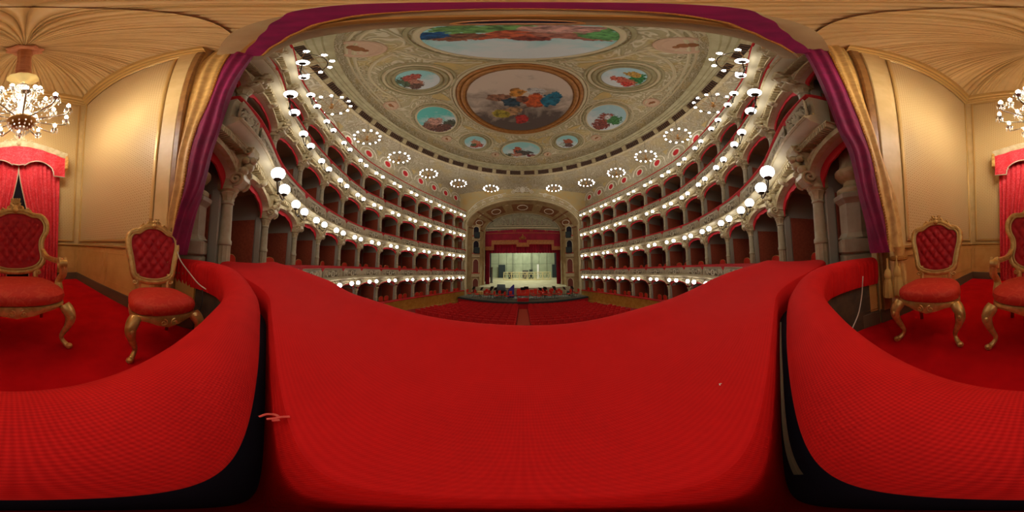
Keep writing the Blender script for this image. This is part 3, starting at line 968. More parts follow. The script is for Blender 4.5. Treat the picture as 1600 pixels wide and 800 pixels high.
def oval(cx, cy, rx, ry, rot=0.0, z=16.44, k=1.0, n=48):
    pts = []
    for i in range(n):
        a = 2 * PI * i / n
        x, y = rx * k * math.cos(a), ry * k * math.sin(a)
        pts.append((cx + x * math.cos(rot) - y * math.sin(rot), cy + x * math.sin(rot) + y * math.cos(rot), z))
    return pts
def fresco(m, cx, cy, rx, ry, rot, rims, label, band=None):
    if band:
        d0, d1, bm = band
        vs, fs = [], []
        for d in (d0, d1):
            for z in (16.47, 16.49):
                for i in range(48):
                    a = 2 * PI * i / 48
                    x, y = (rx + d) * math.cos(a), (ry + d) * math.sin(a)
                    vs.append((cx + x * math.cos(rot) - y * math.sin(rot), cy + x * math.sin(rot) + y * math.cos(rot), z))
        for i in range(48):
            j = (i + 1) % 48
            fs += [(i, j, 96 + j, 96 + i), (96 + i, 96 + j, 144 + j, 144 + i)]
        make('fresco_surround', MB().add(vs, fs), bm, ceil_root)
    pts = oval(cx, cy, rx, ry, rot)
    b = MB()
    vs = pts + [(p[0], p[1], p[2] + .05) for p in pts]
    uvs = [((p[0] - cx) / rx, -(p[1] - cy) / ry) for p in vs]
    nn = len(pts)
    fs = [tuple(range(nn))] + [(i, nn + i, nn + (i + 1) % nn, (i + 1) % nn) for i in range(nn)]
    o = make('fresco', b.add(vs, fs, uvs), m, ceil_root)
    o['label'] = label
    for (k, r, mm) in rims:
        dk = k
        P = []
        for i in range(nn):
            a = 2 * PI * i / nn
            x, y = (rx + dk) * math.cos(a), (ry + dk) * math.sin(a)
            P.append((cx + x * math.cos(rot) - y * math.sin(rot), cy + x * math.sin(rot) + y * math.cos(rot), 16.46))
        make('frame', MB().tube(P, r, 8, closed=True), mm, o)
G1, G2, G3 = M['frame_ochre'], M['frame_cream'], M['olive']
fresco(PM_C, -.12, 10.2, 3.65, 4.3, 0, [(.02, .07, M['wood_brown']), (.2, .17, G1), (.5, .13, G1), (.75, .1, G2), (.95, .06, G2)], 'round fresco of figures among dark clouds in an ochre ring', (0, .8, G1))
fresco(PM_U, 0, 2.75, 2.5, 2.05, 0, [(.05, .1, G2), (.3, .07, G3)], 'wide fresco of sky and green garlands')
fresco(PM_A, -5.05, 5.55, 1.17, 1.17, 0, [(.1, .09, G3), (.35, .11, G3), (.6, .09, G2), (.82, .08, G3)], 'oval fresco with dark green trees', (0, .8, M['band_olive']))
fresco(PM_B, 4.9, 5.45, 1.17, 1.17, 0, [(.1, .09, G3), (.35, .11, G3), (.6, .09, G2), (.82, .08, G3)], 'oval fresco with orange robe and green bush', (0, .8, M['band_olive']))
fresco(PM_D, -7.0, 10.9, 1.65, 2.1, .25, [(.06, .09, G2), (.3, .08, G3), (.55, .07, G2)], 'teal sky fresco with brown hillside')
fresco(PM_E, 6.85, 10.8, 1.65, 2.1, -.25, [(.06, .09, G2), (.3, .08, G3), (.55, .07, G2)], 'pale sky fresco with rider and green tree')
fresco(PM_F, -5.1, 16.1, 1.2, 1.3, 0, [(.1, .09, G3), (.4, .1, G3), (.7, .08, G2)], 'small fresco with pink group', (0, .7, M['band_olive']))
fresco(PM_G, 4.9, 16.1, 1.2, 1.3, 0, [(.1, .09, G3), (.4, .1, G3), (.7, .08, G2)], 'small fresco with brown group', (0, .7, M['band_olive']))
fresco(PM_H, -.1, 18.5, 2.3, 1.85, 0, [(.06, .09, G2), (.3, .08, G3)], 'wide fresco with rocks facing the stage')
# cameo roundels set in the border
for (x, y, r) in ((-4.2, 1.4, .8), (-8.55, 7.0, .55), (-7.75, 14.3, .5), (-3.4, 19.2, .45), (4.0, 1.3, .8), (8.3, 6.9, .55), (7.6, 14.3, .5), (3.2, 19.2, .45)):
    b = MB().lathe([(.001, 0), (r * .8, 0), (r * .8, -.02), (r, -.08), (r * 1.12, -.04), (r * 1.15, .05)], 24)
    o = make('cameo', b, M['cameo'], ceil_root, (x, y, 16.42))
    fg = MB().ball((0, r * .35, 0), r * .16, 8, 5, .4).ball((0, 0, 0), r * .28, 10, 6, .2).ball((r * .1, -r * .3, 0), r * .26, 10, 6, .2)
    make('cameo_figure', fg, M['cameo_fig'], o, (0, 0, -.02))
# yellow painted corner fields between the frescoes
for s in (-1, 1):
    for tri in ([(3.6, 5.4), (2.3, 5.2), (3.3, 4.3)], [(5.6, 7.9), (4.7, 8.8), (4.9, 7.5)], [(5.0, 13.6), (4.3, 13.8), (5.3, 12.6)], [(2.9, 15.4), (1.6, 16.2), (2.6, 16.7)]):
        pts = catmull([(s * x, y, 0) for x, y in tri], 4, closed=True)
        nn = len(pts)
        vs = [(p.x, p.y, 16.46) for p in pts] + [(p.x, p.y, 16.5) for p in pts]
        make('yellow_field', MB().add(vs, [tuple(range(nn))] + [(i, nn + i, nn + (i + 1) % nn, (i + 1) % nn) for i in range(nn)]), M['yellow_orn'], ceil_root)
# curling plaster ribs between the frescoes
def rib(pts, r, m):
    make('plaster_rib', MB().tube(catmull([(x, y, 16.46) for x, y in pts], 6), r, 6), m, ceil_root)
for s in (-1, 1):
    rib([(s * 1.5, 5.0), (s * 2.6, 4.6), (s * 3.4, 3.6), (s * 3.6, 2.4)], .09, G2)
    rib([(s * 6.6, 7.6), (s * 5.6, 8.2), (s * 5.1, 9.2), (s * 5.0, 10.6)], .08, G2)
    rib([(s * 5.6, 14.2), (s * 4.6, 14.2), (s * 3.6, 15.0), (s * 3.2, 16.2), (s * 3.4, 17.4)], .08, G2)
    rib([(s * 8.2, 7.6), (s * 7.6, 6.4), (s * 7.4, 5.0), (s * 6.6, 3.6), (s * 5.2, 2.8), (s * 3.8, 2.6)], .1, G2)
    rib([(s * 8.4, 13.0), (s * 7.2, 14.6), (s * 6.9, 16.0), (s * 5.9, 17.8)], .08, G2)
    rib([(s * 2.6, 15.6), (s * 2.2, 16.4), (s * 2.8, 17.6)], .07, G2)
for k in (.955, .93):
    make('border_moulding', MB().tube([ell(2 * PI * i / 96, k) + (16.46,) for i in range(96)], .08, 6, closed=True), G2, ceil_root)
# scroll plaster relief along the border, one cluster to each vent
me = None
for i in range(34):
    th = 2 * PI * (i + .5) / 34
    x, y = ell(th, .9)
    if math.sin(th) < -.9: continue
    if me is None:
        b = MB()
        b.tube([(p[0], p[2], 0) for p in spiral(-.32, 0, .28, 1.6, 0, 0, 1, 24)], .05, 5)
        b.tube([(p[0], p[2], 0) for p in spiral(.32, 0, .28, 1.6, PI, 0, -1, 24)], .05, 5)
        b.tube([(-.04, 0, 0), (0, .12, 0), (.04, 0, 0)], .05, 5)
        me = b.mesh('scroll_relief'); me.materials.append(M['frame_cream'])
    put('scroll_relief', me, None, ceil_root, (x, y, 16.45), math.atan2(y - CY, x - CX) - PI / 2)
# ================================================================ PROSCENIUM, STAGE, ORCHESTRA, STALLS
def arch_outline(hw, spring, crown, base, n=32, nj=6):
    pts = [(-hw, base + (spring - base) * i / nj) for i in range(nj)]
    for i in range(n + 1):
        a = PI * (1 - i / n)
        pts.append((hw * math.cos(a), spring + (crown - spring) * math.sin(a)))
    pts += [(hw, spring - (spring - base) * (i + 1) / nj) for i in range(nj)]
    return pts
OA = arch_outline(9.2, 7.0, 11.35, -5.4)
IA = arch_outline(6.95, 7.0, 10.4, -5.4)
Y0, Y1 = 24.95, 29.3
pro = thing('wall_proscenium', 'wide gilded proscenium arch framing the stage', 'proscenium', kind='structure')
vs, fs, nn = [], [], len(OA)
for (x, z) in OA:
    dx, dz = x, z - 4.0
    k = min(11.4 / abs(dx) if abs(dx) > 1e-6 else 1e9, (9.6 / dz) if dz > 0 else 1e9)
    k = max(k, 1.02)
    if z <= 7.0: ox, oz = 11.4 * (1 if x > 0 else -1), z
    else: ox, oz = x * k, 4.0 + dz * k
    vs += [(x, Y0, z), (ox, Y0, oz)]
for i in range(nn - 1):
    fs.append((2 * i, 2 * i + 1, 2 * i + 3, 2 * i + 2))
make('front_wall', MB().add(vs, fs), M['ochre_wall'], pro)
for d, r, m in ((.0, .16, M['cream_gilt']), (.35, .1, M['frame_cream']), (.62, .13, M['cream_gilt']), (1.0, .07, M['frame_cream'])):
    o2 = arch_outline(9.2 + d, 7.0, 11.35 + d, -2.0)
    make('arch_moulding', MB().tube([(x, Y0 - .04, z) for x, z in o2], r, 8), m, pro)
def loft(u, v, inset=0.0):
    f = u * (nn - 1)
    i = min(nn - 2, int(f)); t = f - i
    ax, az = OA[i][0] * (1 - t) + OA[i + 1][0] * t, OA[i][1] * (1 - t) + OA[i + 1][1] * t
    bx, bz = IA[i][0] * (1 - t) + IA[i + 1][0] * t, IA[i][1] * (1 - t) + IA[i + 1][1] * t
    x, y, z = ax + (bx - ax) * v, Y0 + (Y1 - Y0) * v, az + (bz - az) * v
    k = 1 - inset / 8.0
    return (x * k, y, 3 + (z - 3) * k if z > 6 else z)
make('soffit', MB().grid(loft, nn - 1, 6), M['arch_tan'], pro)
us = 6 / (nn - 1); ue = 38 / (nn - 1)
def ua(f): return us + (ue - us) * f
for f in (.0, .2, .8, 1.0):
    make('soffit_rib', MB().tube([loft(ua(f), v / 4, .05) for v in range(5)], .13, 6), M['coffer'], pro)
def patch(name, f0, f1, v0, v1, inset, m):
    b = MB()
    b.grid(lambda u, v: loft(ua(f0 + (f1 - f0) * u), v0 + (v1 - v0) * v, inset), 12, 2)
    o = len(b.v)
    b.grid(lambda u, v: loft(ua(f0 + (f1 - f0) * u), v0 + (v1 - v0) * v, 0.0), 12, 2)
    return make(name, b, m, pro)
for f0, f1 in ((.22, .39), (.41, .59), (.61, .78), (.03, .17), (.83, .97)):
    patch('coffer', f0, f1, .12, .88, .1, M['arch_tan'])
    patch('coffer_panel', f0 + .02, f1 - .02, .25, .75, .16, M['coffer'])
    c = loft(ua((f0 + f1) / 2), .5, .2)
    b = MB().tube([loft(ua((f0 + f1) / 2 + .035 * math.cos(2 * PI * k / 20)), .5 + .17 * math.sin(2 * PI * k / 20), .18) for k in range(20)], .07, 6, closed=True)
    make('coffer_ring', b, M['plaster_white'], pro)
for d in (0.02, .3, .97):
    make('soffit_moulding', MB().tube([loft(ua(i / 40), d, .04) for i in range(41)], .07, 6), M['frame_cream'], pro)
# crest above the arch
b = MB()
for s in (-1, 1):
    b.tube([(p[0], 0, p[2]) for p in spiral(s * .75, .1, .5, 1.7, PI / 2, 0, s)], .09, 6)
    b.tube([(p[0], 0, p[2]) for p in spiral(s * 1.5, -.25, .38, 1.5, PI / 2, 0, s)], .07, 6)
    b.tube([(s * .2, 0, .8), (s * .6, 0, .95), (s * .9, 0, .7)], .08, 6)
b.ball((0, 0, .1), .45, 14, 8, 1.35).ball((0, -.1, .9), .22, 10, 6)
make('crest', b, M['plaster_white'], pro, (0, Y0 - .15, 12.95))
# garlands in the spandrels
for s in (-1, 1):
    b = MB()
    for k in range(4):
        b.tube([(p[0], 0, p[2]) for p in spiral(s * (3.6 + k * 1.35), 12.1 - k * .62, .42, 1.5, k, 0, s)], .09, 6)
    b.tube(catmull([(s * 2.6, 0, 12.5), (s * 5, 0, 12.0), (s * 7.4, 0, 11.0), (s * 8.8, 0, 9.6)], 6), .08, 6)
    make('spandrel_garland', b, M['plaster_white'], pro, (0, Y0 - .05, 0))
# side boxes in the splayed jambs
for s, side in SIDES:
    for z0, h in ((-4.05, 2.35), (-.75, 2.35), (2.6, 2.2), (5.6, 1.7)):
        pos = (s * 7.9, 26.6, z0)
        rz = .43 * -s
        poly_ = [(-.5, 0), (.5, 0), (.5, h * .72)] + [(.5 * math.cos(a), h * .72 + h * .28 * math.sin(a)) for a in [PI * k / 10 for k in range(1, 10)]] + [(-.5, h * .72)]
        make('side_box', MB().bev(-.72, .72, .02, 1.2, -.85, h + .45, .03), M['arch_tan'], pro, pos, rz)
        make('side_opening', MB().prism(poly_, -.02, .03), M['dark'] if z0 > 2 else M['box_back'], pro, pos, rz)
        make('side_frame', MB().tube([(x, 0, z) for x, z in poly_[1:]] + [(-.5, 0, 0)], .06, 6), M['frame_cream'], pro, pos, rz)
        make('side_balcony', MB().bev(-.7, .7, -.2, .02, -.75, -.1, .04), M['cream_gilt'], pro, pos, rz)
        make('side_rail', MB().bev(-.72, .72, -.24, .04, -.1, .02, .03), M['rail_red'], pro, pos, rz)
    make('jamb_pilaster', MB().lathe([(.35, -5), (.35, -3.2), (.28, -3.1), (.28, 6.4), (.4, 6.9), (.42, 7.1)], 14), M['cream_gilt'], pro, (s * 9.15, 25.0, 0))
    make('jamb_pilaster', MB().lathe([(.3, -5), (.3, -3.2), (.22, -3.1), (.22, 6.4), (.34, 6.9), (.36, 7.1)], 14), M['arch_tan'], pro, (s * 7.1, 29.0, 0))
    # loudspeakers hung in the upper side boxes
    for z0, nth in ((5.9, 'upper'), (3.3, 'lower')):
        t = thing('loudspeaker', 'black loudspeaker, %s of the two in the %s side boxes by the stage' % (nth, side), 'speaker', (s * 7.55, 25.9, z0 - .3), .43 * -s, group='loudspeakers beside the stage')
        make('cabinet', MB().bev(-.45, .45, -.3, .3, -.5, .5, .04), M['black'], t)
        make('grille', MB().bev(-.4, .4, -.34, -.3, -.44, .44, .01), M['stage_dark'], t)
# tympanum
vs = [(0, Y1 + .05, 7.3)] + [(x, Y1 + .05, z) for x, z in IA[6:39]]
make('lunette', MB().add(vs, [(0, i, i + 1) for i in range(1, len(vs) - 1)]), M['lunette'], pro)
for k in range(9):
    x = -3.6 + .9 * k
    h = 1.5 * math.sqrt(max(0.05, 1 - (x / 5.2) ** 2))
    make('lunette_figure', MB().lathe([(.02, 0), (.2, .1), (.16, h * .5), (.22, h * .65), (.1, h * .78), (.13, h * .9), (.02, h)], 8), M['grey_stone'], pro, (x, Y1 + .02, 8.05))
make('lunette_ledge', MB().bev(-6.6, 6.6, Y1 - .25, Y1 + .02, 7.35, 7.6, .05), M['frame_cream'], pro)
make('lunette_ledge', MB().bev(-5.2, 5.2, Y1 - .18, Y1 + .02, 7.85, 8.0, .04), M['frame_cream'], pro)

# stage curtains
YC = Y1 + .15
t = thing('stage_lambrequin', 'stepped crimson lambrequin with gold braid across the top of the stage', 'curtain')
outline = [(-6.95, 7.4), (-6.95, 3.4), (-5.3, 3.4), (-5.3, 4.45), (-1.15, 4.45), (-1.15, 4.0), (1.15, 4.0), (1.15, 4.45), (5.3, 4.45), (5.3, 3.4), (6.95, 3.4), (6.95, 7.4)]
make('cloth', MB().prism(outline, YC, YC + .08), M['stage_red'], t)
braid = [(-6.95, 3.4), (-5.3, 3.4), (-5.3, 4.45), (-1.15, 4.45), (-1.15, 4.0), (1.15, 4.0), (1.15, 4.45), (5.3, 4.45), (5.3, 3.4), (6.95, 3.4),
         (6.95, 4.1), (5.75, 4.1), (5.75, 5.25), (.75, 5.25), (.75, 4.75), (-.75, 4.75), (-.75, 5.25), (-5.75, 5.25), (-5.75, 4.1), (-6.95, 4.1)]
br = make('braid', MB().prism(braid, YC - .06, YC - .01), M['stage_gold'], t)
for (x0, x1) in ((-5.6, -1.3), (1.3, 5.6)):
    bb = make('braid_boss', MB().prism([(x0 + (x1 - x0) * i / 24, 4.75 + (.18 if i % 2 else -.02)) for i in range(25)] + [(x1, 4.68), (x0, 4.68)], YC - .09, YC - .06), M['frame_ochre'], br)
b = MB().ball((0, 0, 0), .3, 12, 8, 1.4).ball((0, 0, .5), .16, 8, 6)
for s in (-1, 1):
    b.tube([(p[0], 0, p[2]) for p in spiral(s * .45, -.1, .25, 1.4, PI / 2, 0, s)], .06, 6)
make('gold_emblem', b, M['stage_gold'], t, (0, YC - .05, 5.7))
make('gold_cord', MB().tube([(-6.9, YC - .03, 6.55), (6.9, YC - .03, 6.6)], .05, 6), M['stage_gold'], t)
for x in (-4.3, -1.5, 1.6, 4.4):
    bb = MB().tube([(p[0], 0, p[2]) for p in spiral(-.12, 0, .16, 1.2, PI / 2, 0, 1, 14)], .035, 5)
    bb.tube([(p[0], 0, p[2]) for p in spiral(.12, 0, .16, 1.2, PI / 2, 0, -1, 14)], .035, 5)
    make('small_emblem', bb, M['stage_gold'], t, (x, YC - .03, 7.0))
def pleated(x0, x1, y, z0, z1, nf, amp, nu=None):
    nu = nu or nf * 6
    return MB().grid(lambda u, v: (x0 + (x1 - x0) * u, y + amp * math.sin(u * nf * 2 * PI) * (.6 + .4 * (1 - v)), z0 + (z1 - z0) * v), nu, 6)
tag(make('stage_curtain', pleated(-6.9, 6.9, YC + .95, 2.95, 5.3, 26, .12), M['stage_red']), 'dark crimson pleated border curtain behind the lambrequin', 'curtain')
tag(make('stage_curtain', pleated(-6.95, -6.15, YC + .35, -3.2, 4.6, 4, .15), M['stage_red']), 'crimson stage curtain drawn to the left of the opening', 'curtain', 'drawn stage curtains')
tag(make('stage_curtain', pleated(6.2, 7.0, YC + .35, -3.2, 4.6, 4, .15), M['stage_red']), 'crimson stage curtain drawn to the right of the opening', 'curtain', 'drawn stage curtains')

# stage floor and shell
def sz(y): return -3.1 + (y - 27) * .065
tag(make('floor_stage', MB().add([(-11, 26.6, sz(26.6)), (11, 26.6, sz(26.6)), (11, 42, sz(42)), (-11, 42, sz(42)), (-11, 26.6, -4.4), (11, 26.6, -4.4)], [(0, 1, 2, 3), (4, 5, 1, 0)]), M['stage_floor']), 'pale raked wooden stage floor', 'stage floor', kind='structure')
sb = thing('wall_stage_back', 'pale green panelled shell at the back of the stage', 'stage wall', kind='structure')
for k in range(8):
    make('shell_panel', MB().bev(-8 + 2 * k + .02, -6 + 2 * k - .02, 40 + .15 * abs(k - 3.5), 40.1 + .15 * abs(k - 3.5), -2.4, 1.2, .01), M['stage_panel'], sb)
    make('shell_panel', MB().bev(-8 + 2 * k + .02, -6 + 2 * k - .02, 40 + .15 * abs(k - 3.5), 40.1 + .15 * abs(k - 3.5), 1.24, 8, .01), M['stage_panel'], sb)
make('shell_post', MB().bev(-2.45, -2.37, 39.7, 39.9, -2.4, 8, .01), M['stage_dark'], sb)
make('shell_post', MB().bev(2.2, 2.28, 39.7, 39.9, -2.4, 8, .01), M['stage_dark'], sb)
make('doorway', MB().bev(-6.0, -4.3, 39.9, 40.05, -2.4, 1.0, .02), M['stage_dark'], sb)
make('doorway', MB().bev(7.2, 8.6, 39.6, 39.9, -2.4, 1.0, .02), M['stage_dark'], sb)
ss = thing('wall_stage_side', 'dark wings and steel masts at both sides of the stage', 'stage wing', kind='structure')
for s in (-1, 1):
    make('wing_flat', MB().bev(s * 10.8 - .05, s * 10.8 + .05, 30.5, 42, -4.4, 9, .01), M['stage_dark'], ss)
    make('wing_flat', MB().bev(min(s * 7.3, s * 8.3), max(s * 7.3, s * 8.3), 33, 33.1, -2.8, 6, .01), M['stage_dark'] if s < 0 else M['stage_panel'], ss)
    make('wing_flat', MB().bev(min(s * 8.6, s * 10.2), max(s * 8.6, s * 10.2), 37, 37.1, -2.8, 6, .01), M['stage_panel'] if s < 0 else M['stage_dark'], ss)
    make('mast', MB().tube([(s * 7.0, 31, -2.9), (s * 7.0, 31, 5)], .09, 8), M['white'], ss)
    make('mast_arm', MB().bev(s * 7.0 - .25, s * 7.0 + .25, 30.9, 31.1, .55, .75, .02), M['white'], ss)
tag(make('wall_stage_top', MB().box(-11, 11, 30.5, 42, 8.8, 9), M['stage_dark']), 'dark loft above the stage', 'stage loft', kind='structure')
for k, x in enumerate((-3.5, 0, 3.5)):
    t = thing('stage_light', 'flood lamp hanging above the stage, %s from the left' % ORD[k + 1], 'lamp', (x, 34.5, 7.6), group='flood lamps in the stage loft')
    make('housing', MB().bev(-1.0, 1.0, -.5, .5, 0, .3, .03), M['black'], t)
    make('lens', MB().box(-.9, .9, -.4, .4, -.02, .0), M['stage_lamp'], t)
    la = bpy.data.lights.new('flood', 'AREA'); la.shape = 'RECTANGLE'; la.size = 1.8; la.size_y = .8
    la.energy = STAGE_W; la.color = (.93, 1.0, .88)
    lo = bpy.data.objects.new('flood', la); COL.objects.link(lo); lo.parent = t; lo.location = (0, 0, -.04)
# white lattice screen
lt = thing('lattice_screen', 'long white lattice balustrade standing across the stage', 'screen', (0, 36, 0))
zb, zt = sz(36) + .02, -.72
XL = [-4.2 + 10.3 * i / 6 for i in range(7)]
make('top_rail', MB().bev(XL[0] - .08, XL[-1] + .08, -.07, .07, zt - .16, zt, .02), M['white_wood'], lt)
make('bottom_rail', MB().bev(XL[0] - .08, XL[-1] + .08, -.07, .07, zb, zb + .2, .02), M['white_wood'], lt)
make('middle_rail', MB().bev(XL[0], XL[-1], -.04, .04, (zb + zt) / 2 + .35, (zb + zt) / 2 + .43, .01), M['white_wood'], lt)
for x in XL:
    make('post', MB().bev(x - .1, x + .1, -.06, .06, zb + .2, zt - .16, .02), M['white_wood'], lt)
for i in range(6):
    x0, x1 = XL[i] + .1, XL[i + 1] - .1
    xm = (x0 + x1) / 2
    for (a, c) in ((x0, xm), (xm, x1)):
        make('brace', MB().tube([(a, -.02, zb + .2), (c, -.02, zt - .16)], .035, 5), M['white_wood'], lt)
        make('brace', MB().tube([(c, .02, zb + .2), (a, .02, zt - .16)], .035, 5), M['white_wood'], lt)
tag(make('white_panel', MB().bev(3.3, 3.75, 37.9, 38.0, sz(38), 1.0, .01), M['white']), 'narrow tall white panel behind the lattice screen', 'panel')
tag(make('grey_pillar', MB().lathe([(.32, sz(31)), (.32, sz(31) + .1), (.24, sz(31) + .2), (.24, .1), (.3, .2), (.3, .3)], 12), M['steel'], None, (-6.1, 31.5, 0)), 'grey round pillar standing by the left stage curtain', 'pillar')
for k, (x, y, wd, h, m) in enumerate(((-2.9, 38.3, .5, 1.6, 'stage_dark'), (.6, 38.4, .7, 1.9, 'steel'), (1.9, 38.2, .4, 2.1, 'stage_dark'))):
    t = thing('equipment_case', 'dark equipment case behind the lattice screen, %s from the left' % ORD[k + 1], 'case', (x, y, sz(y)), group='equipment behind the lattice screen')
    make('body', MB().bev(-wd, wd, -.3, .3, .08, h, .03), M[m], t)
    make('lid', MB().bev(-wd - .02, wd + .02, -.32, .32, h, h + .08, .02), M['black'], t)

# ---- orchestra platform
PZ = -4.4
front = [(x, 20.8 + 1.7 * (abs(x) / 9.3) ** 2) for x in [-9.3 + 18.6 * i / 24 for i in range(25)]]
vs = [(x, y, PZ) for x, y in front] + [(9.6, 26.7, PZ), (-9.6, 26.7, PZ)]
tag(make('floor_orchestra', MB().add(vs, [tuple(range(len(vs)))]), M['pit_floor']), 'dark platform floor of the orchestra', 'orchestra floor', kind='structure')
pf = thing('trim_orchestra_front', 'curved red front of the orchestra platform with dark coping', 'trim', kind='structure')
make('front_panel', MB().sweep([(x, y, 0) for x, y in front], [(0, PZ - .12), (.1, PZ - .12), (.1, -5.6), (0, -5.6)]), M['pit_front'], pf)
make('coping', MB().sweep([(x, y, 0) for x, y in front], [(-.12, PZ - .14), (.35, PZ - .14), (.35, PZ + .04), (-.12, PZ + .04)]), M['stage_dark'], pf)

def make_ochair():
    t = thing('orchestra_chair', '', 'chair', group='orchestra chairs on the platform')
    make('seat', MB().bev(-.25, .25, -.24, .24, .46, .54, .03), M['orch_red'], t)
    make('backrest', MB().bev(-.25, .25, -.28, -.22, .6, 1.0, .03), M['orch_red'], t)
    for sx in (-1, 1):
        make('leg', MB().tube([(sx * .23, .22, 0), (sx * .22, .2, .47)], .016, 5), M['steel'], t)
        make('leg', MB().tube([(sx * .23, -.28, 0), (sx * .22, -.24, .47), (sx * .22, -.26, .95)], .016, 5), M['steel'], t)
    return t
def make_stand():
    t = thing('music_stand', '', 'music stand', group='music stands of the orchestra')
    make('desk', MB().add([(-.28, -.02, 1.05), (.28, -.02, 1.05), (.28, .14, 1.4), (-.28, .14, 1.4), (-.28, .01, 1.04), (.28, .01, 1.04), (.28, .17, 1.39), (-.28, .17, 1.39)],
                          [(0, 1, 2, 3), (7, 6, 5, 4), (0, 4, 5, 1), (2, 6, 7, 3), (1, 5, 6, 2), (0, 3, 7, 4)]), M['black'], t)
    make('pole', MB().tube([(0, .05, .2), (0, .05, 1.15)], .014, 5), M['black'], t)
    for k in range(3):
        a = 2 * PI * k / 3
        make('leg', MB().tube([(0, .05, .3), (.28 * math.cos(a), .05 + .28 * math.sin(a), 0)], .011, 5), M['black'], t)
    return t
oc, ms = None, None
spots = []
for r, n0 in ((2.4, 6), (3.9, 9), (5.4, 12), (6.9, 14), (8.2, 17)):
    for i in range(n0):
        a = math.radians(12 + 156 * (i + .5) / n0)
        x, y = r * math.cos(a), 21.6 + r * .72 * math.sin(a)
        if y > 26.1 or abs(x) > 8.3: continue
        if -4.6 < x < -1.0 and 23.9 < y < 27: continue
        if abs(abs(x) - 6.9) < 1.1 and y > 23.9: continue
        if abs(x) < 1.3 and y < 23.2: continue
        spots.append((x, y, math.atan2(21.6 - y, 0 - x) - PI / 2, r))
cnt = {}
rows_ = {2.4: 'innermost', 3.9: 'second', 5.4: 'third', 6.9: 'fourth', 8.2: 'outermost'}
cs = {}
for j, (x, y, rz, r) in enumerate(sorted(spots, key=lambda q: (q[3], q[0]))):
    cnt[r] = cnt.get(r, 0) + 1
    lab = 'red orchestra chair, %s from the left in the %s arc around the podium' % (ORD[cnt[r]], rows_[r])
    if oc is None:
        oc = make_ochair(); oc.scale = (1.22, 1.22, 1.22); oc.location = (x, y, PZ); oc.rotation_euler = (0, 0, rz); oc['label'] = lab
    else:
        dup(oc, (x, y, PZ), rz, lab)
    ok = all(math.hypot(x - .66 * math.sin(rz) - q[0], y + .66 * math.cos(rz) - q[1]) > .62 for q in spots if q[:2] != (x, y))
    if ok and j % 5 != 0 and r > 2.5 and abs(x + 3.3) > 1.3:
        cs[r] = cs.get(r, 0) + 1
        lab = 'black music stand, %s from the left in the %s arc around the podium' % (ORD[cs[r]], rows_[r])
        d = (.66 * -math.sin(rz), .66 * math.cos(rz))
        if ms is None:
            ms = make_stand(); ms.scale = (1.22, 1.22, 1.22); ms.location = (x + d[0], y + d[1], PZ); ms.rotation_euler = (0, 0, rz); ms['label'] = lab
        else:
            dup(ms, (x + d[0], y + d[1], PZ), rz, lab)
t = thing('podium', 'red carpeted conductor podium with a back rail at the platform edge', 'podium', (0, 22.0, PZ))
make('plinth', MB().bev(-.75, .75, -.55, .55, 0, .35, .03), M['pit_front'], t)
make('rail', MB().tube([(-.7, -.5, .35), (-.7, -.5, 1.15), (.7, -.5, 1.15), (.7, -.5, .35)], .035, 6), M['orch_red'], t)
make('rail_pad', MB().bev(-.7, .7, -.54, -.46, .8, 1.1, .02), M['orch_red'], t)
t = thing('grand_piano', 'black covered grand piano among the orchestra chairs', 'piano', (-3.3, 25.2, PZ), 0)
make('case', MB().prism([(-.75, .7), (.75, .7), (.75, 1.05), (-.75, 1.05)], -.7, .7), M['black'], t)
make('lid', MB().add([(-.75, -.7, 1.07), (.75, -.7, 1.07), (.5, .7, 1.9), (-.75, .7, 1.9), (-.75, -.66, 1.05), (.75, -.66, 1.05), (.5, .74, 1.87), (-.75, .74, 1.87)],
                     [(0, 1, 2, 3), (7, 6, 5, 4), (0, 4, 5, 1), (2, 6, 7, 3), (1, 5, 6, 2), (0, 3, 7, 4)]), M['black'], t)
for (x, y) in ((-.6, -.55), (.6, -.55), (0, .55)):
    make('leg', MB().lathe([(.06, 0), (.05, .1), (.08, .6), (.08, .7)], 8, x, y), M['black'], t)
t = thing('covered_harp', 'tall harp under a pointed blue cover beside the piano', 'harp', (-1.85, 24.7, PZ))
make('cover', MB().prism([(-.45, 0), (.5, 0), (.55, 1.95), (.4, 2.0), (-.35, 1.2)], -.25, .25), M['blue'], t)
make('base', MB().bev(-.5, .55, -.3, .3, 0, .12, .02), M['black'], t)
for k, x in enumerate((-6.6, 7.2)):
    t = thing('side_table', 'small draped table at the %s end of the orchestra' % ('left' if k == 0 else 'right'), 'table', (x, 24.9, PZ))
    make('cloth', MB().lathe([(.5, .3), (.46, .5), (.45, .74), (.4, .78), (.01, .785)], 14), M['gold_lining'] if k == 0 else M['steel'], t)
    make('pole', MB().lathe([(.2, 0), (.05, .06), (.05, .7)], 8), M['black'], t)

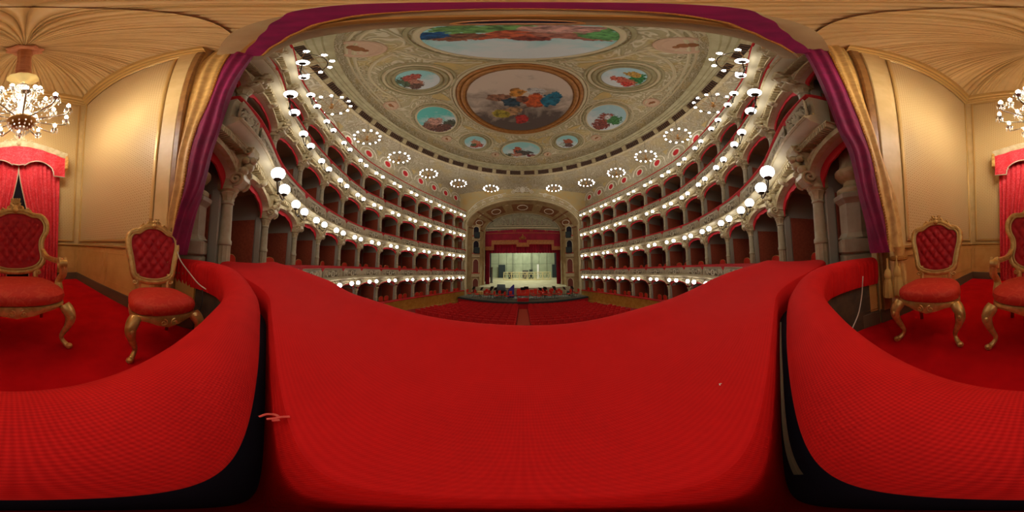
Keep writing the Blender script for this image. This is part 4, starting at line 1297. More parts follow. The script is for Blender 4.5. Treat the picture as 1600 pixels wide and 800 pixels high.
# ---- stalls
def fz(y): return -4.75 - (y - 10) * .048
tag(make('floor_stalls', MB().add([(-13, -3, fz(-3)), (13, -3, fz(-3)), (13, 26, fz(26)), (-13, 26, fz(26))], [(0, 1, 2, 3)]), M['stalls_floor']), 'dark red sloping floor of the stalls', 'floor', kind='structure')
tag(make('floor_aisle', MB().add([(-.5, 6, fz(6) + .01), (.55, 6, fz(6) + .01), (.55, 20.8, fz(20.8) + .01), (-.5, 20.8, fz(20.8) + .01)], [(0, 1, 2, 3)]), M['aisle']), 'terracotta carpet runner down the central aisle', 'carpet', kind='structure')
def make_seat():
    t = thing('stalls_seat', '', 'seat', group='red seats of the stalls')
    def back(u, v):
        x = (u - .5) * .52
        top = .98 - .05 * (abs(u - .5) * 2) ** 3
        return (x, -.2 + .05 * (1 - (2 * u - 1) ** 2) * -1 - .08 * v, .42 + (top - .42) * v)
    b = MB().grid(back, 6, 3)
    n0 = len(b.v)
    b.grid(lambda u, v: (back(u, v)[0], back(u, v)[1] + .07, back(u, v)[2]), 6, 3)
    def idx(k, i, j): return k * n0 + j * 7 + i
    for i in range(6):
        b.f.append((idx(0, i, 3), idx(0, i + 1, 3), idx(1, i + 1, 3), idx(1, i, 3)))
    for j in range(3):
        b.f.append((idx(0, 0, j), idx(0, 0, j + 1), idx(1, 0, j + 1), idx(1, 0, j)))
        b.f.append((idx(0, 6, j), idx(1, 6, j), idx(1, 6, j + 1), idx(0, 6, j + 1)))
    make('backrest', b, M['stalls_red'], t)
    make('seat', MB().bev(-.24, .24, -.14, .3, .36, .47, .03), M['stalls_red'], t)
    for sx in (-1, 1):
        make('armrest', MB().bev(sx * .27 - .025, sx * .27 + .025, -.2, .22, 0, .64, .012), M['stalls_red'], t)
    return t
seat = None
for r in range(11):
    y = 19.75 - .78 * r
    for s, side in SIDES:
        lim = 7.4 + 1.3 * min(1, (19.75 - y) / 5)
        j = 0
        while True:
            x = .88 + .59 * j
            if x > lim: break
            lab = 'red stalls seat, %s from the aisle, %s row from the orchestra, %s block' % (ORD[j + 1], ORD[r + 1], side)
            if seat is None:
                seat = make_seat(); seat.location = (s * x, y, fz(y)); seat['label'] = lab
            else:
                dup(seat, (s * x, y, fz(y)), 0, lab)
            j += 1
    
# ---- chairs in the boxes
def make_bchair():
    t = thing('box_chair', '', 'chair', group='red chairs in the boxes')
    ol = [(-.22, .5), (-.25, .75), (-.22, .92), (-.12, 1.0), (0, 1.02), (.12, 1.0), (.22, .92), (.25, .75), (.22, .5)]
    oc_ = catmull([(x, .2, z) for x, z in ol], 3)
    make('backrest', MB().prism([(p.x, p.z) for p in oc_], .18, .24), M['orch_red'], t)
    make('frame', MB().tube(oc_, .022, 5), M['gold'], t)
    make('seat', MB().bev(-.24, .24, -.25, .2, .42, .5, .03), M['orch_red'], t)
    for sx in (-1, 1):
        for sy in (-.2, .18):
            make('leg', MB().tube([(sx * .2, sy, 0), (sx * .21, sy, .43)], [.015, .022], 5), M['gold_dark'], t)
    return t
bc = None
for s, side in SIDES:
    for t, bays, per in ((2, range(0, 12), 2), (1, range(5, 12), 3)):
        z = RAIL2 + TH * (t - 2) - .77
        c = 0
        for i in reversed(bays):
            (x, y), rz, wd = bay_frame(s, i)
            ox, oy = -math.sin(rz), math.cos(rz)
            tx, ty = math.cos(rz), math.sin(rz)
            for q in range(per):
                c += 1
                d = (q - (per - 1) / 2) * (.95 if per == 2 else .76)
                if s > 0: d = -d
                lab = 'red gilt chair, %s from the stage behind the %s tier rail, %s side' % (ORD[c], TIER[t], side)
                loc = (x + ox * .5 + tx * d, y + oy * .5 + ty * d, z + (.02 if t == 2 else .08))
                a = rz + random.uniform(-.2, .2)
                if bc is None:
                    bc = make_bchair(); bc.scale = (1.2, 1.05, 1.0); bc.location = loc; bc.rotation_euler = (0, 0, a); bc['label'] = lab
                else:
                    dup(bc, loc, a, lab)
# ================================================================ THE ROYAL BOX: room shell
FZ, CZ = -1.05, 6.0
A_, B_, C_, D_ = (-1.78, -1.15), (-1.98, -4.55), (1.86, -4.55), (1.76, -1.2)
tag(make('floor', MB().add([(-2.3, -4.7, FZ), (2.2, -4.7, FZ), (2.2, -.1, FZ), (-2.3, -.1, FZ), (-2.3, -4.7, FZ - .1), (2.2, -4.7, FZ - .1), (2.2, -.1, FZ - .1), (-2.3, -.1, FZ - .1)],
                           [(0, 1, 2, 3), (7, 6, 5, 4), (0, 4, 5, 1), (2, 6, 7, 3), (1, 5, 6, 2), (0, 3, 7, 4)]), M['carpet']), 'red fitted carpet of the royal box', 'floor', kind='structure')

def frame_bars(parent, x0, x1, z0, z1, y, wd, m):
    for (a, b, c, d) in ((x0, x1, z0 - wd, z0), (x0, x1, z1, z1 + wd), (x0 - wd, x0, z0 - wd, z1 + wd), (x1, x1 + wd, z0 - wd, z1 + wd)):
        make('panel_moulding', MB().bev(a, b, y, y + .035, c, d, .012), m, parent)

def wall(name, label, P, Q, panel, pil=None):
    L = math.hypot(Q[0] - P[0], Q[1] - P[1])
    rz = math.atan2(Q[1] - P[1], Q[0] - P[0])
    t = thing(name, label, 'wall', (P[0], P[1], 0), rz, kind='structure')
    make('wall_core', MB().box(0, L, -.12, 0, FZ, CZ + .3), M['wood_pale'], t)
    nw = max(2, int(L / 1.15))
    for k in range(nw):
        make('wainscot_board', MB().bev(L * k / nw + .004, L * (k + 1) / nw - .004, 0, .014, FZ + .2, -.03, .006), M['wood_wains'], t)
        a, b = L * k / nw + .1, L * (k + 1) / nw - .1
        make('wainscot_bead', MB().tube([(a, .016, FZ + .34), (b, .016, FZ + .34), (b, .016, -.14), (a, .016, -.14)], .006, 5, closed=True), M['wood_wains'], t)
    make('dado_rail', MB().bev(0, L, 0, .045, -.03, .03, .014), M['moulding'], t)
    x0, x1 = panel
    b = MB().box(x0, x1, 0, .008, .14, 5.5)
    make('wallpaper_panel', b, M['paper'], t)
    frame_bars(t, x0, x1, .14, 5.5, 0, .06, M['moulding'])
    for sx in (x0, x1):
        pass
    if pil:
        make('pilaster', MB().bev(pil[0], pil[1], 0, .05, FZ + .2, 5.7, .012), M['wood_pale'], t)
        make('pilaster_edge', MB().bev(pil[2], pil[3], 0, .075, FZ + .2, 5.7, .012), M['wood_brown'], t)
    make('cornice', MB().sweep([(0, 0, 0), (L, 0, 0)], [(0, 5.66), (.03, 5.68), (.035, 5.74), (.08, 5.78), (.09, 5.86), (.14, 5.9), (.15, 5.97), (.17, 6.0), (.17, 6.03), (0, 6.03)]), M['moulding'], t)
    return t, L, rz
wl, LL, rzl = wall('wall_left', 'gold damask panelled wall of the royal box on the left chair side', A_, B_, (.46, 3.2), (.1, .36, .0, .09))
wb, LB, rzb = wall('wall_back', 'gold damask back wall of the royal box behind the red curtains', B_, C_, (.2, 3.64))
wr, LR, rzr = wall('wall_right', 'gold damask panelled wall of the royal box on the tasselled curtain side', C_, D_, (.2, 2.72), (2.9, 3.18, 3.22, 3.33))
for nm, P, Q, L, rz in (('left', A_, B_, LL, rzl), ('back', B_, C_, LB, rzb), ('right', C_, D_, LR, rzr)):
    tag(make('baseboard_' + nm, MB().bev(0, L, 0, .03, FZ, FZ + .21, .008), M['baseboard'], None, (P[0], P[1], 0), rz), 'dark brown baseboard along the %s wall of the royal box' % nm, 'baseboard', kind='structure')
# pleated cloth ceiling gathered to the chandelier rosette
RC = (-.14, -2.5)
cp = [(-1.98, -4.55), (1.86, -4.55), (1.78, -.68), (1.2, -.47), (.6, -.37), (0, -.34), (-.6, -.37), (-1.2, -.46), (-1.8, -.62)]
def cp_hit(th):
    dx, dy = math.cos(th), math.sin(th)
    best = 9
    for i in range(len(cp)):
        (x1, y1), (x2, y2) = cp[i], cp[(i + 1) % len(cp)]
        ex, ey = x2 - x1, y2 - y1
        den = dx * ey - dy * ex
        if abs(den) < 1e-9: continue
        t = ((x1 - RC[0]) * ey - (y1 - RC[1]) * ex) / den
        q = ((x1 - RC[0]) * dy - (y1 - RC[1]) * dx) / den
        if t > 0 and -1e-6 <= q <= 1 + 1e-6: best = min(best, t)
    return best
NPL, SPL = 110, 8
rnd = [random.uniform(.3, 1.4) for _ in range(NPL)]
wid = np.cumsum([0] + [random.uniform(.45, 1.6) for _ in range(NPL)]); wid = wid / wid[-1]
def ceil_pt(u, v):
    th = 2 * PI * u
    R = cp_hit(th)
    r = .16 + (R - .16) * v
    k = min(NPL - 1, int(np.searchsorted(wid, u, side='right')) - 1)
    w_ = abs(math.sin(PI * (u - wid[k]) / (wid[k + 1] - wid[k]))) ** .45
    am = .07 * rnd[k] * min(1, .35 + v * 1.4)
    return (RC[0] + r * math.cos(th), RC[1] + r * math.sin(th), 6.28 - .27 * v ** 1.5 + am * (1 - w_) - .02)
tag(make('ceiling_cloth', MB().grid(ceil_pt, NPL * SPL, 8, wrap=True), M['pleat'], sharp=80), 'beige pleated cloth ceiling of the royal box gathered to a rosette', 'ceiling', kind='structure')
tag(make('ceiling_cover', MB().box(-2.1, 2.0, -4.7, -.3, 6.4, 6.5), M['wood_pale']), 'timber roof over the pleated cloth of the royal box', 'ceiling', kind='structure')
# white moulding along the top front edge
tag(make('trim_1', MB().tube([(p[0], p[1] - .02, 5.99) for p in [tuple(q) for q in catmull([(x, y, 0) for x, y in cp[2:]], 4)]], .035, 6), M['cream_gilt']), 'cream moulding along the front edge of the box ceiling', 'trim', kind='structure')

# end blocks of the side walls, under the curtain
for s, P in ((-1, (-1.96, -1.0)), (1, (1.87, -1.03))):
    t = thing('trim_post_%s' % ('left' if s < 0 else 'right'), 'gold wooden end post of the %s box wall under the drape' % ('left' if s < 0 else 'right'), 'post', (P[0], P[1], 0), 0, kind='structure')
    make('post_body', MB().bev(-.12, .12, -.14, .17, FZ + .2, -.32, .012), M['wood_wains'], t)
    make('post_foot', MB().bev(-.135, .135, -.155, .185, FZ, FZ + .2, .01), M['baseboard'], t)
    make('post_cap', MB().bev(-.13, .13, -.15, .18, -.32, -.28, .01), M['wood_brown'], t)
    make('nail_braid', MB().tube([(-.12 * -s * -1 if False else (.125 if s < 0 else -.125), -.13, -.34), ((.125 if s < 0 else -.125), .16, -.34), ((.125 if s < 0 else -.125), .16, FZ + .24), ((.125 if s < 0 else -.125), -.13, FZ + .24)], .007, 5, closed=True), M['fringe'], t)

# ---- parapet: inner cushion, groove, front shelf
ip = catmull([(-1.95, -1.16, 0), (-1.9, -.78, 0), (-1.63, -.4, 0), (-1.12, -.165, 0), (-.6, -.117, 0), (0, -.114, 0), (.6, -.12, 0), (1.1, -.175, 0), (1.52, -.38, 0), (1.76, -.78, 0), (1.82, -1.16, 0)], 26)
def rise(x): return .12 * sm(.9, 1.95, abs(x))
vs, fs, uvs = [], [], []
Lc = 0
NPR = 15
for i, p in enumerate(ip):
    a, c = ip[max(0, i - 1)], ip[min(len(ip) - 1, i + 1)]
    tt = (c - a).normalized(); nx, ny = -tt.y, tt.x
    if i: Lc += (p - ip[i - 1]).length
    zt = -.232 + rise(p.x)
    wv = .116
    gat = sm(1.15, 1.7, abs(p.x)) * .005 * (math.sin(Lc * 2 * PI / .055) + .6 * math.sin(Lc * 2 * PI / .031))
    prof = [(-.09, -.46), (-.112, -.36)] + [(-wv * math.cos(PI * k / 10), zt - .085 + .085 * math.sin(PI * k / 10)) for k in range(11)] + [(.112, -.36), (.1, -.46)]
    for j, (q, z) in enumerate(prof):
        if j <= 4: q -= gat
        vs.append((p.x + nx * q, p.y + ny * q, z))
    pl = 0
    for j in range(NPR):
        if j: pl += math.hypot(prof[j][0] - prof[j - 1][0], prof[j][1] - prof[j - 1][1])
        uvs.append((Lc, pl))
for i in range(len(ip) - 1):
    for j in range(NPR - 1):
        fs.append((i * NPR + j, i * NPR + j + 1, i * NPR + NPR + j + 1, i * NPR + NPR + j))
tag(make('parapet_cushion', MB().add(vs, fs, uvs), M['velvet']), 'long red velvet armrest cushion along the inner edge of the box parapet', 'cushion')
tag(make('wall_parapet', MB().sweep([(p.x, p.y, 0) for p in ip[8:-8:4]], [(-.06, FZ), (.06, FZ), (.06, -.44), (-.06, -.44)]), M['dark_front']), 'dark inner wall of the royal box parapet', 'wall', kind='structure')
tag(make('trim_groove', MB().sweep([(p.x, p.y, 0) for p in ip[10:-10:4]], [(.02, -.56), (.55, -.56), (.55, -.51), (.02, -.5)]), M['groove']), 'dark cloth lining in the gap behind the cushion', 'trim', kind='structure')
def shelf(u, v):
    x = -2.75 + 5.5 * u
    y0 = .035 - .75 * sm(1.05, 2.5, abs(x)) ** 1.3
    y1 = .73 - .5 * sm(1.5, 2.75, abs(x)) + (.06 if x > 0 else 0) * sm(.3, 1.4, x)
    up = .17 * sm(1.1, 2.7, abs(x))
    prof = [(0, -.5), (0, -.33), (.02, -.305), (.06, -.3), (.2, -.3), (.4, -.298), (.55, -.292), (.66, -.282), (.74, -.268), (.82, -.252), (.9, -.245), (.95, -.252), (.98, -.27), (1.0, -.3), (1.0, -.36), (.985, -.5), (.985, -.95)]
    k = round(v * (len(prof) - 1))
    f, z = prof[k]
    wob = .0025 * math.sin(x * 9 + f * 3) * (1 if .05 < f < .97 else 0)
    d = [0]
    for a, b in zip(prof, prof[1:]): d.append(d[-1] + math.hypot((b[0] - a[0]) * .7, b[1] - a[1]))
    return ((x, y0 + (y1 - y0) * f, z + wob + (up if z > -.4 else 0)), (x, d[k]))
tag(make('parapet_shelf', MB().grid(shelf, 150, 16), M['velvet_front']), 'broad red velvet shelf on top of the box parapet facing the hall', 'parapet')
tag(make('piping_cord', MB().tube([tuple(q) for q in catmull([(.1, .022, -.44), (.22, .022, -.38), (.4, .02, -.34), (.6, .02, -.345), (.8, .018, -.35)], 8)], .0035, 6), M['piping']), 'greyish green cord lying in the gap beside the cushion', 'cord')
# pink ribbon and its tie, lint
t = thing('ribbon', 'small pink knotted ribbon lying on the red velvet shelf', 'ribbon', (-.195, .03, -.296), 1.4)
t.scale = (.55, .55, .55)
for pts in ([(-.03, 0, 0), (-.015, .012, .006), (.004, .012, .008), (.014, .004, .004)], [(-.012, -.008, .002), (.004, -.003, .004), (.016, .004, .006), (.036, .01, .004)], [(.0, -.012, .001), (.016, -.007, .002)]):
    make('loop', MB().tube(catmull(pts, 5), .0042, 6), M['ribbon'], t)
for k, (x, y, lb) in enumerate(((-.08, .62, 'white lint speck near the front edge of the velvet shelf'), (.28, .13, 'pale lint speck on the velvet shelf near the camera'))):
    tag(make('lint', MB().tube([(x, y, -.28 if k == 0 else -.298), (x + .003, y + .002, -.276 if k == 0 else -.296), (x + .007, y, -.279 if k == 0 else -.298)], .0014, 5), M['white']), lb, 'lint')

# ---- front drapes: wine velvet turned to show a gold silk lining
K = 1.15
ROWS_L = [((-1.52, -.49), (-1.56, -.72), (-1.62, -.96), 5.25), ((-1.52, -.49), (-1.545, -.73), (-1.58, -1.03), 3.9), ((-1.5, -.56), (-1.53, -.74), (-1.56, -1.02), 2.4),
          ((-1.49, -.58), (-1.49, -.81), (-1.55, -1.02), 1.6), ((-1.47, -.63), (-1.47, -.85), (-1.53, -1.05), 1.15), ((-1.45, -.68), (-1.46, -.87), (-1.52, -1.06), .72),
          ((-1.45, -.79), (-1.48, -.93), (-1.53, -1.11), .42), ((-1.46, -.86), (-1.5, -.97), (-1.53, -1.1), .2), ((-1.47, -.92), (-1.51, -1.0), (-1.535, -1.09), -.05)]
ROWS_R = [((1.47, -.59), (1.48, -.82), (1.52, -1.05), 5.25), ((1.49, -.6), (1.49, -.82), (1.53, -1.05), 3.4), ((1.47, -.63), (1.47, -.86), (1.52, -1.06), 2.3), ((1.45, -.68), (1.43, -.92), (1.48, -1.11), 1.55),
          ((1.4, -.77), (1.4, -.97), (1.45, -1.15), 1.12), ((1.38, -.82), (1.37, -1.01), (1.37, -1.24), .61), ((1.34, -.88), (1.34, -1.05), (1.34, -1.27), .25), ((1.3, -.95), (1.33, -1.05), (1.32, -1.28), -.05)]
def drape(name, label, rows, flip):
    rows = [tuple((x * K, y * K) for x, y in r[:3]) + (r[3] * K,) for r in rows]
    t = thing(name, label, 'curtain', (0, 0, 0), group='front drapes of the royal box')
    pa = catmull([(r[0][0], r[0][1], r[3]) for r in rows], 6)
    pb = catmull([(r[1][0], r[1][1], r[3]) for r in rows], 6)
    pc = catmull([(r[2][0], r[2][1], r[3]) for r in rows], 6)
    n_ = len(pa)
    def surf(P, Q, nf, amp, bow):
        def f(u, v):
            i = min(n_ - 1, int(round(v * (n_ - 1))))
            a, b = P[i], Q[i]
            d = b - a
            nn_ = Vector((d.y, -d.x, 0))
            if nn_.length > 1e-6: nn_.normalize()
            if nn_.x * a.x > 0: nn_ = -nn_
            off = amp * math.sin(u * nf * 2 * PI + v * 1.5) * math.sin(PI * min(1, u * 3, (1 - u) * 3) / 2) + bow * math.sin(PI * u)
            p = a + d * u + nn_ * off
            return ((p.x, p.y, p.z), (u * d.length, p.z))
        return MB().grid(f, 28, n_ - 1)
    make('velvet', surf(pa, pb, 2.0, .022, .05), M['wine'], t, sharp=80)
    make('velvet_return', surf(pa, [Vector((p.x * 1.07, p.y * 1.02 + .03, p.z)) for p in pb], 3, .02, -.12), M['wine'], t, sharp=80)
    make('lining', surf(pb, pc, 2.3, .022, .045), M['gold_lining'], t, sharp=80)
    fr = [p + Vector((-.012 if p.x > 0 else .012, .0, 0)) for p in pb]
    fr2 = []
    for i in range(len(fr) - 1):
        for k in range(6):
            q = fr[i].lerp(fr[i + 1], k / 6)
            fr2.append((q.x, q.y, q.z))
    rs = [.013 + .006 * math.sin(i * 1.9) for i in range(len(fr2))]
    make('fringe', MB().tube(fr2, rs, 6), M['fringe'], t)
    return t
dl = drape('front_drape', 'tall wine velvet drape with gold lining beside the left chair', ROWS_L, False)
dr = drape('front_drape', 'tall wine velvet drape with gold lining, tied with tassels beside the right chair', ROWS_R, True)
# tails of the gold lining under the tie, tassels
for t, sx, P in ((dl, -1, (-1.69, -1.22)), (dr, 1, (1.5, -1.36))):
    make('tie_band', MB().tube([(P[0] + .06 * math.cos(a), P[1] + .11 * math.sin(a), -.14) for a in [2 * PI * k / 16 for k in range(16)]], .03, 6, closed=True), M['fringe'], t)
    make('lining_tail', MB().lathe([(.08, 0.0), (.055, -.13), (.075, -.22), (.085, -.4), (.09, -.62), (.085, -.64), (.02, -.63)], 28, P[0], P[1], 0, flute=(7, .03, -.7, -.15)), M['gold_lining'], t)
    for k, (dx, dy, dz) in enumerate(((.04, .16, .05), (-.05, .09, .08)) if sx > 0 else ((.1, .12, .05), (.14, .0, .08))):
        x, y = P[0] + dx, P[1] + dy
        b = MB().lathe([(.012, -.18 + dz), (.014, -.3 + dz), (.035, -.33 + dz), (.05, -.38 + dz), (.045, -.42 + dz), (.04, -.43 + dz), (.055, -.46 + dz), (.075, -.62 + dz), (.07, -.66 + dz), (.01, -.65 + dz)], 18, x, y, 0, flute=(9, .012, -.7 + dz, -.45 + dz))
        make('tassel', b, M['tassel'], t)
# wine valance across the top of the opening
vp = catmull([(-1.78, -.62, 0), (-1.2, -.42, 0), (-.6, -.32, 0), (0, -.29, 0), (.6, -.32, 0), (1.2, -.44, 0), (1.74, -.72, 0)], 12)
def valf(u, v):
    i = min(len(vp) - 1, int(round(u * (len(vp) - 1))))
    p = vp[i]
    sag = .12 * math.sin(PI * u)
    return (p.x, p.y + .1 * (v - .5) + .006 * math.sin(u * 60), 5.25 + .75 * v - .25 * (abs(u - .5) * 2) ** 2 * (1 - v))
vt = thing('top_valance', 'wine velvet valance spanning the top of the royal box opening', 'curtain')
b = MB().grid(valf, 72, 4)
n0 = len(b.v)
b.grid(lambda u, v: (valf(u, v)[0], valf(u, v)[1] + .2 * (1 - v), valf(u, v)[2] + (.05 if v < .1 else 0)), 72, 4)
for i in range(72):
    b.f.append((i, i + 1, n0 + i + 1, n0 + i))
make('velvet', b, M['wine'], vt, sharp=70)
make('gold_edge', MB().tube([(valf(i / 72, 0)[0], valf(i / 72, 0)[1] + .22, valf(i / 72, 0)[2] + .05) for i in range(73)], .022, 6), M['fringe'], vt)

# ---- red curtains and carved pelmet on the back wall
YB = -4.5
t = thing('window_curtain', 'pair of red damask curtains drawn together on the back wall', 'curtain', (0, 0, 0))
def cur(x0, x1, ein, side):
    def f(u, v):
        z = FZ + .02 + (2.45 - FZ) * v
        a, b = x0, x1
        op = .3 * (1 - sm(.2, 2.25, z)) ** 1.0
        if side < 0: b = x1 - op
        else: a = x0 + op
        fold = .035 * math.sin(u * 2 * PI * 9 + .7 * math.sin(v * 3)) + .012 * math.sin(u * 2 * PI * 21)
        return (a + (b - a) * u, YB + .1 + fold * (1 - .45 * v), z)
    return MB().grid(f, 90, 14)
make('panel', cur(-1.3, -.19, 0, -1), M['curtain_red'], t, sharp=80)
make('panel', cur(-.19, .95, 0, 1), M['curtain_red'], t, sharp=80)
for (x0, sd) in ((-.19, -1), (-.19, 1)):
    pts = []
    for k in range(15):
        z = FZ + .02 + (2.45 - FZ) * k / 14
        pts.append((x0 + sd * .3 * (1 - sm(.2, 2.25, z)), YB + .16, z))
    make('braid', MB().tube(pts, .014, 5), M['silver_trim'], t)
d1 = tag(make('window_1', MB().box(-1.0, .7, YB - .04, YB - .02, FZ, 2.4), M['dark']), 'dark glass door seen between the red curtains', 'door', kind='structure')
pw = thing('pelmet', 'gilt arched pelmet with carved crest and red scalloped valance above the curtains', 'pelmet', (-.18, YB + .12, 0))
def pz(u):  # u -1..1 along the pelmet
    return 2.62 + .3 * (math.cos(u * PI / 2) ** 1.3 if abs(u) < 1 else 0)
pts = [(1.24 * u, .1, pz(u)) for u in [-1 + 2 * i / 30 for i in range(31)]]
make('cornice', MB().sweep([(p[0], 0, p[2]) for p in pts], [(0.14, -.04), (.18, 0), (.2, .05), (.24, .09), (0, .09), (0, -.04)]), M['cream_gilt'], pw)
for s in (-1, 1):
    make('side_return', MB().bev(s * 1.24 - .04, s * 1.24 + .04, -.1, .2, 2.2, 2.66, .015), M['gold'], pw)
cr = MB()
for s in (-1, 1):
    cr.tube([(p[0], .2, p[2]) for p in spiral(s * .13, .1, .1, 1.5, PI / 2, 0, s)], .022, 6)
    cr.tube([(p[0], .2, p[2]) for p in spiral(s * .32, .02, .08, 1.5, PI / 2, 0, s)], .018, 6)
    cr.tube([(s * .05, .2, .1), (s * .12, .22, .25), (s * .03, .2, .3)], [.02, .03, .015], 6)
cr.ball((0, .2, .12), .08, 10, 6, 1.3).ball((0, .2, .3), .035, 8, 6).ball((0, .2, -.04), .06, 8, 6)
make('crest', cr, M['cream_gilt'], pw, (0, 0, pz(0) + .06))
def lowz(u):
    a = abs(u)
    if a > .74: return 1.93
    if a > .72: return 2.08
    if a > .12: return 2.1 + .27 * math.sin(PI * (a - .06) / (.66) * .96) ** .8
    return 2.2 + (a / .12) * .04
def lam(u, v):
    q = -1 + 2 * u
    z0, z1 = lowz(q), pz(q) - .02
    return (1.21 * q, .13 + .012 * math.sin(q * 22), z0 + (z1 - z0) * v)
make('valance', MB().grid(lam, 120, 4), M['curtain_red'], pw, sharp=70)
make('valance_braid', MB().tube([(1.21 * q, .15, lowz(q)) for q in [-1 + 2 * i / 160 for i in range(161)]], .016, 5), M['silver_trim'], pw)

# ---- cables beside the parapet
tag(make('cable', MB().tube([tuple(q) for q in catmull([(-1.6, -.98, -.02), (-1.56, -.9, -.12), (-1.56, -.78, -.24), (-1.53, -.66, -.33), (-1.5, -.56, -.37)], 6)], .006, 6), M['cable']), 'thin white cable drooping beside the left velvet cushion end', 'cable')
tag(make('cable', MB().tube([tuple(q) for q in catmull([(1.55, -.86, -.3), (1.53, -.84, -.36), (1.53, -.82, -.5), (1.48, -.74, -.68), (1.4, -.62, -.8)], 6)], .006, 6), M['cable']), 'grey cable hanging below the right velvet cushion end', 'cable')
tag(make('cable', MB().tube([tuple(q) for q in catmull([(-1.66, -.66, -.42), (-1.62, -.64, -.6), (-1.66, -.7, -.75), (-1.6, -.62, -.9), (-1.62, -.7, -1.02)], 6)], .007, 6), M['dark_cable']), 'dark cable running down the parapet wall behind the left chair', 'cable')
# ================================================================ FURNITURE OF THE ROYAL BOX
def mirror_outline(half):
    """half: [(x, z)] from top centre (x=0) clockwise down to bottom centre (x=0)"""
    full = half + [(-x, z) for x, z in reversed(half[1:-1])]
    return [(p.x, p.y) for p in catmull([(x, z, 0) for x, z in full], 5, closed=True)]
def gilt_chair(name, label, loc, rz, wf, wr, dep, seat_z, half, back_z, arms, group):
    t = thing(name, label, 'chair', loc, rz, group=group)
    yb = -dep / 2 + .02
    tilt = .2
    def bp(x, h, f=0.0):
        return (x, yb - tilt * h + f, back_z + h)
    # seat
    def outline(k, n=56):
        pts = []
        for i in range(n):
            a = 2 * PI * i / n
            c, s_ = math.cos(a), math.sin(a)
            e = .55
            x = math.copysign(abs(c) ** e, c); y = math.copysign(abs(s_) ** e, s_)
            wd = (wf + (wr - wf) * (1 - y) / 2) / 2
            bow = .035 * (1 - x * x) if y > 0 else 0
            pts.append((x * wd * k, y * dep / 2 * k + bow * k))
        return pts
    def stack(rings_, n=56):
        vs, fs = [], []
        for k, z in rings_:
            vs += [(x, y, z) for x, y in outline(k, n)]
        for j in range(len(rings_) - 1):
            for i in range(n):
                q = (i + 1) % n
                fs.append((j * n + i, j * n + q, j * n + n + q, j * n + n + i))
        fs.append(tuple(range((len(rings_) - 1) * n, len(rings_) * n)))
        return MB().add(vs, fs)
    make('seat', stack([(.96, seat_z), (1.02, seat_z + .015), (1.045, seat_z + .05), (1.03, seat_z + .085), (.96, seat_z + .11), (.8, seat_z + .135), (.55, seat_z + .152), (.25, seat_z + .16), (.03, seat_z + .162)]), M['chair_red'], t)
    n = 56
    vs, fs = [], []
    oo = outline(1.0)
    for (k, dz) in ((.93, 1), (.99, 1), (1.03, .45), (1.015, 0), (.96, 0)):
        for (x, y) in outline(k):
            wave = .03 * math.cos(x / wf * 2 * PI * 1.5) if y > 0 else .0
            vs.append((x, y, seat_z - (.085 + wave) * dz))
    for j in range(4):
        for i in range(n):
            q = (i + 1) % n
            fs.append((j * n + i, j * n + q, j * n + n + q, j * n + n + i))
    ap = make('apron', MB().add(vs, fs), M['gold'], t)
    b = MB()
    for s in (-1, 1):
        b.tube([(p[0], 0, p[2]) for p in spiral(s * .05, 0, .035, 1.3, PI / 2, 0, s, 16)], .009, 5)
    make('apron_carving', b, M['gold'], ap, (0, dep / 2 + .04, seat_z - .06))
    # legs
    lx, ly = wf / 2 - .05, dep / 2 - .04
    for s in (-1, 1):
        pts = catmull([(s * lx, ly, seat_z - .02), (s * (lx + .045), ly + .05, seat_z - .12), (s * (lx + .03), ly + .045, seat_z * .55), (s * (lx - .015), ly - .005, seat_z * .26), (s * (lx - .005), ly + .01, .07), (s * (lx + .03), ly + .06, .025)], 5)
        m_ = len(pts)
        rr = [.05, .058, .06, .058, .055, .052, .05, .048, .045, .041, .037, .034, .031, .028, .026, .024, .022, .021, .021, .022, .023, .024, .025, .026, .026, .026]
        leg = make('leg', MB().tube(pts, rr[:m_] + [.026] * (m_ - len(rr[:m_])), 10), M['gold'], t)
        f = MB().ball((s * (lx + .035), ly + .07, .032), .034, 10, 6)
        f.tube([(s * (lx + .035) + .02 * math.cos(a), ly + .075 + .024 * math.sin(a), .05) for a in [k * .5 for k in range(12)]], .009, 5)
        make('scroll_foot', f, M['gold'], leg)
        f = MB()
        f.tube([(s * (lx + .05), p[0] + ly + .07, p[2] + seat_z - .08) for p in spiral(0, 0, .03, 1.2, PI / 2, 0, 1, 14)], .009, 5)
        f.ball((s * (lx + .04), ly + .09, seat_z - .14), .022, 8, 5, 1.6)
        make('knee_carving', f, M['gold'], leg)
        make('leg', MB().tube([(s * (wr / 2 - .06), -dep / 2 + .06, seat_z), (s * (wr / 2 - .05), -dep / 2 + .03, seat_z * .5), (s * (wr / 2 - .04), -dep / 2 - .04, 0)], [.032, .028, .024], 8), M['chair_leg_red'], t)
    # back: frame, tufted pad, crest, feet of the back
    ol = mirror_outline(half)
    make('back_frame', MB().tube([bp(x, z) for x, z in ol], .034, 10, closed=True), M['gold'], t)
    cxz = (0, sum(z for x, z in ol) / len(ol))
    bead = [(x * .9, cxz[1] + (z - cxz[1]) * .91) for x, z in ol]
    make('back_bead', MB().tube([bp(x, z, .022) for x, z in bead], .014, 6, closed=True), M['moulding'], t)
    hi = max(z for x, z in ol); dx, dz = .115, .15
    npt = len(ol)
    R = 26
    vs, fs = [], []
    for j in range(R + 1):
        k = j / R * .9
        for i in range(npt):
            x, z = ol[i]
            X, Z = x * k, cxz[1] + (z - cxz[1]) * k
            a, c = PI * (X / dx + Z / dz), PI * (X / dx - Z / dz)
            pill = (abs(math.sin(a) * math.sin(c))) ** .5
            edge = min(1, (1 - j / R) * 5)
            dome = .045 * (1 - (j / R) ** 4)
            vs.append(bp(X, Z, dome + .042 * (pill - 1) * edge + .004))
